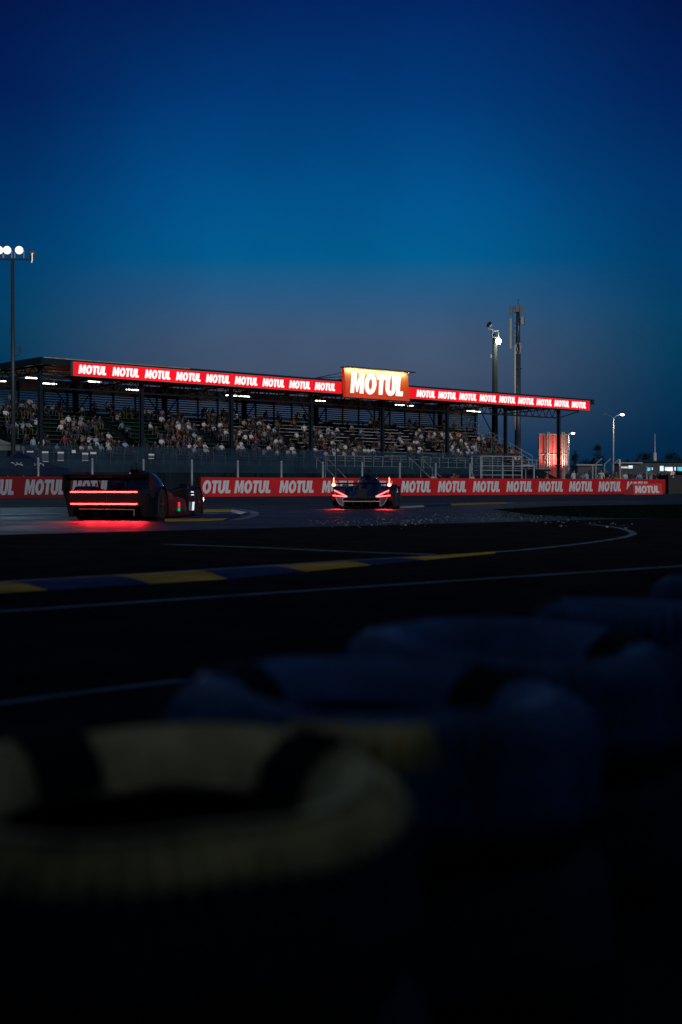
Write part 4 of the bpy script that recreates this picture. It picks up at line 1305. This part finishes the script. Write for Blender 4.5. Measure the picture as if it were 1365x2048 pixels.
for (k, s), lst in cnt.items():
    for i, o in enumerate(lst):
        o["label"] = f"{'' if len(lst) == 1 else ORD[i] + ' '}person in {s} standing in the crowd {near_txt[k]}"
bench_p = st(24.5, 3.2)
mb = MB(); mb.box((0, 0, 0.42), (22, 0.35, 0.06))
for i in range(9):
    mb.box((-10.4 + 2.6 * i, 0, 0.2), (0.08, 0.3, 0.4))
o = mb.build("marshal_bench", M_bgry); o.location = (bench_p.x, bench_p.y, 0.2); o.rotation_euler = (0, 0, math.atan2(ES.y, ES.x)); tag(o, "long plain bench hidden behind the barrier under the marshals", "bench")
for px, s, lb in ((1095, "orange", "in orange vest seated behind the barrier past the steel cage"), (1200, "orange", "in orange vest seated behind the barrier below the cranked fence"),
                  (1216, "orange", "in orange vest seated next to the street lamp foot"), (1232, "orange", "in orange vest seated just beyond the street lamp foot"), (1244, "orange", "in orange vest seated last in the row of marshals"),
                  (946, "white", "in white cap and top seated low behind the barrier left of the cage"), (867, "white", "in white hunched behind the barrier by the second stairs"), (905, "grey", "in grey seated behind the barrier at the foot of a fence post")):
    s_ = s_of(px); p = st(s_ * 1.0 + (-1.7), 3.2, 0.2 + 0.45)
    # slide along the bench until the seat lies on this line of sight
    X = (px - 682.5) / F; b = A0 + ET * 3.2; ss_ = (X * b.y - b.x) / (ES.x - X * ES.y); p = st(ss_, 3.2, 0.65)
    o = person(SEAT[rp.randrange(4)], p, R(30) + rp.uniform(-.5, .5), s); o["label"] = "person " + lb; o["group"] = "marshals seated behind the barrier"

# ================================================================== RACE CARS
def lerp_tab(tab, y):
    if y <= tab[0][0]: return tab[0][1]
    for (a, va), (b, vb) in zip(tab, tab[1:]):
        if y <= b:
            t = (y - a) / (b - a); t = t * t * (3 - 2 * t)
            return va + (vb - va) * t
    return tab[-1][1]
def smax(a, b, k=0.03):
    h = max(0, k - abs(a - b)) / k
    return max(a, b) + h * h * k * 0.25
YF, YR, RW = 1.62, -1.48, 0.345            # axles and tyre radius
def sst(a, b, x):
    t = min(1, max(0, (x - a) / (b - a))); return t * t * (3 - 2 * t)
def car_top(x, y, open_tail):
    a = abs(x)
    # floor pan and channel
    z = 0.13
    # tub and nose
    wt = lerp_tab([(-2.4, .30), (-1.0, .5), (0.2, .56), (1.2, .36), (2.1, .26), (2.45, .2)], y)
    ht = lerp_tab([(-2.4, .40), (-1.4, .58), (-.6, .7), (0.3, .66), (1.1, .56), (1.8, .46), (2.4, .3)], y)
    z = smax(z, 0.1 + (ht - 0.1) * (1 - sst(wt * 0.75, wt * 1.25, a)))
    # side pods
    hp = lerp_tab([(-2.4, .40), (-1.6, .50), (-.4, .56), (.35, .5), (.62, .16), (.8, .1)], y)
    z = smax(z, 0.1 + (hp - 0.1) * (1 - 0.15 * sst(.5, 1.0, a)) if a < 1.0 else 0.1)
    # nose wing plane between the front fenders
    z = smax(z, lerp_tab([(1.5, .1), (2.0, .26), (2.42, .15)], y))
    # canopy
    if -0.95 < y < 1.25:
        wc = lerp_tab([(-.95, .1), (-.4, .38), (.2, .46), (.7, .44), (1.1, .28), (1.25, .12)], y)
        hc = lerp_tab([(-.95, .76), (-.45, 1.02), (0.0, 1.11), (.4, 1.08), (.8, .86), (1.25, .52)], y)
        z = smax(z, hc * math.sqrt(max(0, 1 - (a / (wc * 1.25)) ** 2.6)) if a < wc * 1.25 else 0)
    # engine cover spine
    if y < 0.1:
        hs = lerp_tab([(-2.3, .52 if not open_tail else .66), (-1.4, .74), (-.6, .96), (0, 1.04)], y)
        ws = lerp_tab([(-2.3, .12 if not open_tail else .20), (-1.0, .25), (-.2, .4)], y)
        z = smax(z, hs * (1 - sst(ws * .5, ws * 1.4, a)))
    # front fenders
    ff = (1 - abs((y - YF + .02) / .78) ** 3.2) if abs(y - YF + .02) < .78 else 0
    if ff > 0:
        z = smax(z, (0.18 + .52 * ff ** .6) * sst(.47, .60, a) * (1 - .10 * sst(.85, 1.0, a)))
    # rear fenders running into the tail
    hr = lerp_tab([(-2.42, .60), (-1.9, .66), (-1.4, .72), (-.9, .66), (-.45, .5), (-.1, .2)], y)
    if y < 0:
        z = smax(z, hr * sst(.42, .56, a) * (1 - .1 * sst(.85, 1.0, a)))
        if not open_tail and y < -1.7:
            z = smax(z, hr * .97 * sst(-1.6, -2.0, y))
    return z
def car_bot(x, y, open_tail):
    a = abs(x); z = 0.075
    for ya in (YF, YR):
        q = 0.40 ** 2 - (y - ya) ** 2
        if a > 0.60 and q > 0:
            z = max(z, RW - 0.02 + math.sqrt(q))
    if y < -1.75:
        z = max(z, 0.075 + (0.30 if not open_tail else 0.27) * sst(-1.75, -2.42, y) * (1 - sst(.8, .9, a) * (1 if not open_tail else 0.3)))
    return z
def half_w(y):
    return lerp_tab([(-2.45, .965), (-1.5, 1.0), (-.5, .985), (.3, .97), (.9, .95), (1.6, 1.0), (2.1, .97), (2.45, .86)], y)
M_tyre = mat("race tyre rubber", (0.012, 0.012, 0.012), 0.75, var=0.3, vscale=8)
M_rim = mat("dark rim", (0.05, 0.05, 0.055), 0.35, 0.7)
M_carb = mat("bare carbon", (0.006, 0.006, 0.007), 0.45, spec=0.2)
M_glass = mat("tinted canopy glass", (0.01, 0.012, 0.016), 0.12, spec=1.0)
M_tail = lamp_mat("tail light red", (1.0, 0.018, 0.016), 40)
M_dull = mat("pale trim line", (0.45, 0.42, 0.44), 0.5)
def wheel(car, x, y):
    s = 1 if x > 0 else -1
    t = MB()
    n = 40
    prof_ = [(-.165, .23), (-.17, .29), (-.15, RW - .012), (-.1, RW), (.1, RW), (.15, RW - .012), (.17, .29), (.165, .23)]
    t.sheet(lambda i, j: (x + prof_[j][0], y + prof_[j][1] * math.cos(2 * math.pi * i / n), RW + prof_[j][1] * math.sin(2 * math.pi * i / n)), n, len(prof_), closed_u=True, smooth=True)
    w = t.build("wheel", M_tyre, car)
    r = MB()
    xo = x + s * 0.13
    r.bar((x - .15, y, RW), (x + .15, y, RW), .225, 28)
    for k in range(10):
        a = 2 * math.pi * k / 10
        r.beam((xo + s * .03, y + .05 * math.cos(a), RW + .05 * math.sin(a)), (xo + s * .035, y + .215 * math.cos(a), RW + .215 * math.sin(a)), .03, .03, (1, 0, 0))
    r.bar((xo, y, RW), (xo + s * .06, y, RW), .05, 12)
    r.build("rim", M_rim, w)
def race_car(loc, rz, label, open_tail, paint, scale=1.0):
    car = empty("race_car", loc, rz, label, "race car", "prototype race cars rounding the bend")
    car.scale = (scale,) * 3
    nx, ny = 72, 150
    bm = bmesh.new()
    T, B = [], []
    for j in range(ny + 1):
        y = -2.42 + 4.86 * j / ny
        w = half_w(y)
        tr, br = [], []
        for i in range(nx + 1):
            c = -1 + 2 * i / nx
            x = w * math.sin(c * math.pi / 2) * 0.35 + w * c * 0.65
            zt, zb = car_top(x, y, open_tail), car_bot(x, y, open_tail)
            if zt < zb + 0.015: zt = zb + 0.015
            tr.append(bm.verts.new((x, y, zt))); br.append(bm.verts.new((x * (1 - (0.11 * sst(-1.85, -2.40, y) if not open_tail else 0)), y, zb)))
        T.append(tr); B.append(br)
    for j in range(ny):
        for i in range(nx):
            f = bm.faces.new((T[j][i], T[j][i + 1], T[j + 1][i + 1], T[j + 1][i]))
            c = f.calc_center_median(); a = abs(c.x)
            if -0.12 < c.y < 1.12 and c.z > (0.66 if c.y < .55 else .60) and a < .5 and c.z < 1.02:
                f.material_index = 1
            bm.faces.new((B[j][i], B[j + 1][i], B[j + 1][i + 1], B[j][i + 1])).material_index = 2
    for j in range(ny):
        bm.faces.new((T[j][0], T[j + 1][0], B[j + 1][0], B[j][0])); bm.faces.new((T[j][nx], B[j][nx], B[j + 1][nx], T[j + 1][nx]))
    for i in range(nx):
        bm.faces.new((T[0][i], B[0][i], B[0][i + 1], T[0][i + 1])).material_index = 2
        bm.faces.new((T[ny][i], T[ny][i + 1], B[ny][i + 1], B[ny][i]))
    mb = MB(); mb.bm.free(); mb.bm = bm
    mb.build("body", [paint, M_glass, M_carb], car, sharp=40)
    for x in (-.815, .815):
        wheel(car, x, YF); wheel(car, x, YR)
    mb = MB(); mb.box((0, .25, .055), (1.84, 4.0, .03)); mb.prism([(-.93, 2.2, .05), (.93, 2.2, .05), (.8, 2.5, .05), (-.8, 2.5, .05)], (0, 0, .025)); mb.build("floor", M_carb, car)
    # roof scoop, fin, antennas
    mb = MB(); mb.prism([(0.1, -.35, .97), (.1, -.1, 1.0), (.1, -.12, 1.1), (.1, -.5, 1.06)], (-.2, 0, 0)); mb.bar((0.05, -.42, 1.06), (.05, -.45, 1.2), .008); mb.bar((-.07, -.4, 1.06), (-.07, -.43, 1.18), .012); mb.box((.05, -.45, 1.19), (.04, .04, .04))
    mb.build("roof_scoop", M_carb, car).location = (0, 0, .06)
    mb = MB(); mb.prism([(-.012, -.5, .9), (-.012, -.5, 1.02), (-.012, -1.0, 1.02), (-.012, -2.3, .93), (-.012, -2.36, .55), (-.012, -1.6, .6)], (.024, 0, 0)); mb.build("engine_fin", paint, car)
    for s in (-1, 1):
        mb = MB(); mb.bar((s * .4, .85, .62), (s * .78, .8, .72), .014, 6); mb.box((s * .84, .79, .74), (.2, .09, .11)); mb.build("mirror", paint, car)
        mb = MB(); mb.box((s * .80, 2.28, .42), (.26, .05, .1), Matrix.Rotation(R(35), 3, "X")); mb.build("headlight", lamp_mat("headlamp", (0.95, 1, 1), 12), car)
        lamp("headlamp_beam", "SPOT", (s * .76, 2.55, .42), 260, (0.95, 0.98, 1.0), car, .06, aim=(s * .9, 11, 0.0), cone=44, blend=.8)
    return car
# -------- nearer car: closed tail with two full-width strips
M_paintA = mat("deep blue black paint", (0.003, 0.005, 0.013), 0.33, spec=0.16)
ca = onground(222, 1041)
fw = Vector((math.sin(R(9)), math.cos(R(9)), 0))
carA = race_car(ca + fw * 2.5 + Vector((-0.12, 0, 0)), R(-9), "nearer dark race car with two full width glowing red tail strips", False, M_paintA, 0.98)
mb = MB()
mb.prism([(-.80, -2.428, .30), (-.86, -2.43, .40), (-.90, -2.434, .52), (-.88, -2.438, .62), (-.82, -2.438, .655), (.82, -2.438, .655), (.88, -2.438, .62), (.90, -2.434, .52), (.86, -2.43, .40), (.80, -2.428, .30)], (0, -.012, 0))
mb.build("tail_panel", mat("satin tail black", (0.012, 0.010, 0.011), 0.3), carA)
for z in (.615, .355):
    mb = MB(); mb.box((-.06, -2.458, z), (1.5, .014, .020)); mb.build("tail_light", M_tail, carA)
for x_ in (-.35, 0.0, .35, .7):
    lamp("tail_glow", "SPOT", (x_, -2.50, .47), 210, (1, .010, .018), carA, .06, aim=(x_ * 1.05, -3.5, .0), cone=66, blend=1)
mb = MB(); mb.box((0, -2.462, .48), (.012, .012, .25)); mb.build("panel_seam", mat("seam grey", (0.05, 0.03, 0.03), 0.5), carA)
mb = MB()
for x in (-.6, -.3, 0, .3, .6):
    mb.prism([(x - .008, -2.44, .1), (x - .008, -2.44, .28), (x - .008, -1.8, .2), (x - .008, -1.8, .1)], (.016, 0, 0))
mb.box((0, -2.452, .235), (1.3, .02, .02)); mb.build("diffuser", M_carb, carA)
mb = MB(); mb.bar((-.62, -2.466, .245), (.62, -2.466, .235), .007, 6); mb.bar((.62, -2.466, .235), (.62, -2.466, .10), .007, 6); mb.build("trim_line", mat("reddish trim", (0.4, 0.2, 0.2), 0.4), carA)
wing = MB()
def airfoil(mb, x0, x1, y0, z0, chord, th, ang):
    pts = []
    for i in range(17):
        t = i / 16; pts.append((t * chord, th * 2.2 * math.sqrt(t) * (1 - t)))
    for i in range(15, 0, -1):
        t = i / 16; pts.append((t * chord, -th * .5 * math.sqrt(t) * (1 - t)))
    c, s = math.cos(ang), math.sin(ang)
    mb.prism([(x0, y0 - (p * c), z0 + (p * s) + q) for p, q in pts], (x1 - x0, 0, 0))
airfoil(wing, -.95, .95, -2.08, .865, .34, .03, R(12))
airfoil(wing, -.95, .95, -2.36, .945, .12, .015, R(24))
wA = wing.build("rear_wing", M_carb, carA, sharp=40)
for s in (-1, 1):
    mb = MB(); mb.prism([(s * .955, -2.02, .78), (s * .955, -2.06, .96), (s * .955, -2.5, 1.02), (s * .955, -2.52, .74), (s * .955, -2.42, .5), (s * .955, -2.2, .48)], (s * .022, 0, 0)); mb.build("endplate", M_carb, wA)
    mb = MB(); mb.prism([(s * .3 - .01, -1.9, .55), (s * .3 - .01, -2.1, .92), (s * .3 - .01, -2.3, .95), (s * .3 - .01, -2.24, .91), (s * .3 - .01, -2.12, .86), (s * .3 - .01, -2.1, .55)], (.02, 0, 0)); mb.build("wing_support", M_carb, wA)
# lit number panels on the flank and front fender
M_ledr, M_ledg, M_ledw = lamp_mat("led red", (1, .05, .08), .8), lamp_mat("led green", (.02, .7, .2), .6), lamp_mat("led white", (.85, .9, 1), .95)
def flank_panel(name, y0, y1, z0, z1, m, x=.995):
    mb = MB(); mb.box((x, (y0 + y1) / 2, (z0 + z1) / 2), (.02, y1 - y0, z1 - z0)); return mb.build(name, m, carA)
flank_panel("position_light", -.26, -.215, .25, .37, M_ledr); flank_panel("position_light", -.185, -.14, .25, .37, M_ledr); flank_panel("position_light", -.26, -.14, .165, .235, M_ledg)
mb = MB(); mb.box((.985, 1.02, .60), (.03, .16, .026), Matrix.Rotation(R(12), 3, "Y")); mb.box((.99, 1.02, .53), (.03, .16, .026)); mb.build("number_panel", M_ledw, carA)
mb = MB(); mb.prism([(.985, .96, .16), (.985, 1.07, .16), (.985, 1.12, .36), (.985, 1.02, .36)], (.025, 0, 0)); mb.build("number_panel", M_ledw, carA)
mb = MB(); mb.prism([(.55, .82, .10), (.945, .82, .10), (.945, .82, .6), (.90, .82, .64), (.62, .82, .64), (.55, .82, .58)], (0, .05, 0)); mb.build("fender_louvre", M_carb, carA)
mb = MB(); mb.box((.9, -.72, .42), (.02, .05, .1)); mb.box((.94, -.68, .36), (.02, .05, .08)); mb.build("marker_light", M_ledr, carA)

# -------- further car: open tail with arrow shaped lights and winglet lamps
M_paintB = mat("violet blue paint", (0.004, 0.003, 0.018), 0.33, spec=0.25)
cb = onground(717, 1018)
fw = Vector((math.sin(R(6)), math.cos(R(6)), 0))
carB = race_car(cb + fw * 2.4 + Vector((.10, 0, 0)), R(-6), "further violet race car with arrow shaped red tail lights and two wing lamps", True, M_paintB, 0.97)
for s in (-1, 1):
    mb = MB(); mb.beam((s * .88, -2.45, .60), (s * .47, -2.47, .40), .03, .06, (0, 1, 0)); mb.beam((s * .93, -2.46, .435), (s * .5, -2.47, .40), .03, .022, (0, 1, 0)); mb.build("tail_light", lamp_mat("arrow tail light", (1.0, 0.035, 0.035), 16), carB)
    lamp("tail_glow", "SPOT", (s * .72, -2.52, .42), 520, (1, .012, .03), carB, .06, aim=(s * .82, -2.95, .0), cone=64, blend=1)
    mb = MB()
    mb.path([(s * .87, -2.47, .58), (s * .845, -2.48, .42), (s * .80, -2.48, .28), (s * .72, -2.48, .16), (s * .62, -2.48, .10), (s * .60, -2.48, .10), (s * .60, -2.48, .36)], .009, 6); mb.build("trim_line", M_dull, carB)
    mb = MB(); mb.prism([(s * .62, -2.44, .36), (s * .82, -2.44, .38), (s * .78, -2.44, .22), (s * .62, -2.44, .12)], (0, -.012, 0)); mb.build("corner_panel", mat("violet panel", (.05, .03, .09), .4), carB)
mb = MB(); mb.bar((-.6, -2.475, .245), (.6, -2.475, .245), .012, 6); mb.build("trim_line", M_dull, carB)
mb = MB()
for x in (-.55, -.28, 0, .28, .55):
    mb.prism([(x - .008, -2.45, .08), (x - .008, -2.45, .24), (x - .008, -1.8, .2), (x - .008, -1.8, .08)], (.016, 0, 0))
mb.box((0, -2.455, .30), (.9, .02, .012)); mb.box((-.18, -2.45, .36), (.12, .03, .05)); mb.box((.14, -2.45, .36), (.1, .03, .05)); mb.build("diffuser", M_carb, carB)
mb = MB(); mb.prism([(-.10, -2.36, .34), (.10, -2.36, .34), (.13, -2.32, .62), (-.13, -2.32, .62)], (0, -.02, 0)); mb.build("gearbox_cover", M_carb, carB)
# small white curl emblem on the spine
mb = MB(); mb.path([(-.06, -2.40, .50), (0.0, -2.40, .53), (.08, -2.40, .55), (.06, -2.40, .51), (-.02, -2.40, .49)], .014, 6); mb.build("emblem", mat("emblem white", (.6, .5, .5), .5), carB)
wing = MB()
airfoil(wing, -.9, .9, -2.1, .80, .30, .03, R(9))
wB = wing.build("rear_wing", M_carb, carB, sharp=40)
for s in (-1, 1):
    mb = MB(); mb.prism([(s * .905, -2.0, .70), (s * .905, -2.05, .92), (s * .905, -2.44, .95), (s * .905, -2.46, .68), (s * .905, -2.3, .52), (s * .905, -2.15, .55)], (s * .02, 0, 0)); mb.build("endplate", M_carb, wB)
    mb = MB(); mb.bar((s * .90, -2.475, .78), (s * .90, -2.455, .78), .05, 14); mb.bar((s * .90, -2.47, .84), (s * .90, -2.47, 1.0), .008, 6); mb.build("wing_lamp", lamp_mat("wing lamp", (1.0, 0.08, 0.04), 60), wB)
    mb = MB(); mb.prism([(s * .12 - .012, -1.7, .6), (s * .12 - .012, -2.0, .93), (s * .12 - .012, -2.3, .92), (s * .12 - .012, -2.3, .86), (s * .12 - .012, -2.08, .86), (s * .12 - .012, -1.95, .6)], (.024, 0, 0)); mb.build("wing_support", M_dull if s < 0 else M_carb, wB)
mb = MB(); mb.prism([(.94, .5, .5), (.99, .52, .52), (.965, .51, .68)], (0, .02, 0)); mb.build("dive_plane", M_dull, carB)

# ================================================================== TYRE WALL IN THE FOREGROUND
def tyre_mesh(seed, Ro, Ri, T, lugs, patch=None, seed_rot=0.0, pale=False):
    """a used road tyre lying flat: closed section swept round, with tread lugs"""
    rg = random.Random(seed)
    # section (radius, height) from the inner bead over the top sidewall to the tread and back
    W = T / 2
    sec = [(Ri, .45 * W), (Ri + .012, .72 * W), (Ri + .04, .93 * W), (Ri + .075, 1.0 * W), (Ro - .065, 0.98 * W), (Ro - .035, .90 * W), (Ro - .014, .78 * W), (Ro - .004, .62 * W), (Ro, .42 * W), (Ro + .002, .2 * W)]
    out = sec + [(Ro + .002, -.2 * W)] + [(r, -z) for r, z in sec[::-1][1:]]
    inner = [(Ri + .02, -.35 * W), (Ro - .05, -.55 * W), (Ro - .035, 0), (Ro - .05, .55 * W), (Ri + .02, .35 * W)]
    prof = out + inner
    n = lugs * 4
    bm = bmesh.new(); rows = []
    for i in range(n):
        a = 2 * math.pi * i / n
        row = []
        for k, (r, z) in enumerate(prof):
            rr, zz = r, z
            if k < len(out):
                hgt = abs(z) / W
                g = i % 4
                if .3 < hgt < .92 and r > Ro - .04 and g in (0, 1): rr -= .024 if g == 0 else .018
                if hgt < .25 and g == 2: rr -= .008
                wob = .006 * noise.noise(Vector((math.cos(a) * 2, math.sin(a) * 2, seed + k * .1)))
                rr += wob; zz += .008 * noise.noise(Vector((math.cos(a) * 1.5, math.sin(a) * 1.5, seed * 3.1)))
            row.append(bm.verts.new((rr * math.cos(a), rr * math.sin(a), zz)))
        rows.append(row)
    m = len(prof)
    for i in range(n):
        for k in range(m):
            f = bm.faces.new((rows[i][k], rows[(i + 1) % n][k], rows[(i + 1) % n][(k + 1) % m], rows[i][(k + 1) % m])); f.smooth = True
            if (7 if pale else 11) <= k < len(out): f.material_index = 1          # tread and underside stay bare rubber
            if k >= len(out) or k >= m - 1: f.material_index = 1
            da = (2 * math.pi * i / n + seed_rot - patch + math.pi) % (2 * math.pi) - math.pi if patch is not None else 9
            if 5 <= k < 8 and abs(da) < 0.36 + 0.1 * noise.noise(Vector((k, i * .3, 1))): f.material_index = 2
    bmesh.ops.recalc_face_normals(bm, faces=bm.faces[:])
    me = bpy.data.meshes.new("tyre"); bm.to_mesh(me); bm.free()
    me.set_sharp_from_angle(angle=R(38))
    return me, prof, len(out)
def strap_mesh(prof, nout, a0, half, off=.007):
    mb = MB()
    c0 = sum(p[0] for p in prof) / len(prof)
    def fn(i, j):
        r, z = prof[i]
        d = Vector((r - c0, z)); d.normalize()
        k = off if i < nout else -off
        rr, zz = r + d.x * off, z + d.y * off
        a = a0 + half * (2 * j / 4 - 1) * (0.33 / max(.18, rr))
        return (rr * math.cos(a), rr * math.sin(a), zz)
    mb.sheet(lambda i, j: fn(i, j), nout, 5, smooth=True)
    return mb
M_tyD = mat("weathered black tyre", (0.030, 0.032, 0.036), 0.62, spec=0.35, var=0.45, vscale=7, bump=0.4, bscale=60)
M_tyB = mat("tyre with faded blue paint", (0.045, 0.115, 0.19), 0.6, spec=0.3, var=0.75, vscale=6, bump=0.4, bscale=60)
M_tyP = mat("tyre with faded pale paint", (0.62, 0.45, 0.14), 0.75, spec=0.2, var=0.8, vscale=7, bump=0.4, bscale=50)
M_strap = mat("black webbing", (0.006, 0.006, 0.007), 0.8, spec=0.15)
TR = [(-.222, 1.63, M_tyP, .312, [R(38), R(128)], "pale painted tyre nearest the camera, on top of its stack", "tyre under the nearest pale painted one"),
      (.062, 2.20, M_tyB, .334, [R(40), R(160)], "second, blue painted tyre of the row with strap across, on top of its stack", "lower tyre of the second stack in the row"),
      (.337, 2.78, M_tyB, .335, [R(20)], "third, blue painted tyre of the row, on top of its stack", "lower tyre of the third stack in the row"),
      (.79, 3.42, M_tyB, .33, [R(175), R(30)], "fourth, blue painted tyre of the row, on top of its stack toward the edge", "lower tyre of the fourth stack in the row"),
      (1.27, 4.27, M_tyB, .33, [R(120)], "last blue painted tyre of the row at the edge of view, on top", "lower tyre of the last stack at the edge of view")]
TT = 0.235
for i, (x, y, m, Ro, straps, la, lb) in enumerate(TR):
    me, prof, no = tyre_mesh(i + 1, Ro, .19, TT, 70, R(-101) if i == 1 else None, i * .7, i == 0)
    for lev in (0, 1):
        mm = me.copy()
        mm.materials.append(m if lev else M_tyD); mm.materials.append(M_tyD); mm.materials.append(M_tyP if lev else M_tyD)
        o = bpy.data.objects.new("tyre", mm); COL.objects.link(o)
        ztop = CZ - (0.33, 0.305, 0.295, 0.285, 0.28)[i]
        o.location = (x, y, ztop - TT / 2 - (0 if lev else TT + .004))
        o.rotation_euler = (R(2.5) if lev else 0, R((-1, 1, -1.5, 1, 0)[i]) if lev else 0, i * .7)
        if not lev: o.location.x += .02; 
        tag(o, la if lev else lb, "tyre", "tyre wall along the trackside")
        if lev:
            for a in straps:
                strap_mesh(prof, no, a - i * .7, R(8)).build("strap", M_strap, o)
            mb = MB()
            mb.ball((-(Ro - .03) * .93, .12 * Ro, TT / 2 - .014), .012, sub=2)  # highlight on the tyre shoulder, put in as a bright metal bead
            so_ = mb.build("glint_bead", mat("glint bead metal", (.4, .45, .5), .3, .9), o)
            so_.rotation_euler = (0, 0, -i * .7)
bk = MB()
bk.prism([(-3.2, -1.5, -.02), (-3.2, 3.4, -.02), (4.5, 7.2, -.02), (6, 3.0, -.02), (3, -1.5, -.02)], (0, 0, .015))
tag(bk.build("verge", M_ground), kind="structure")
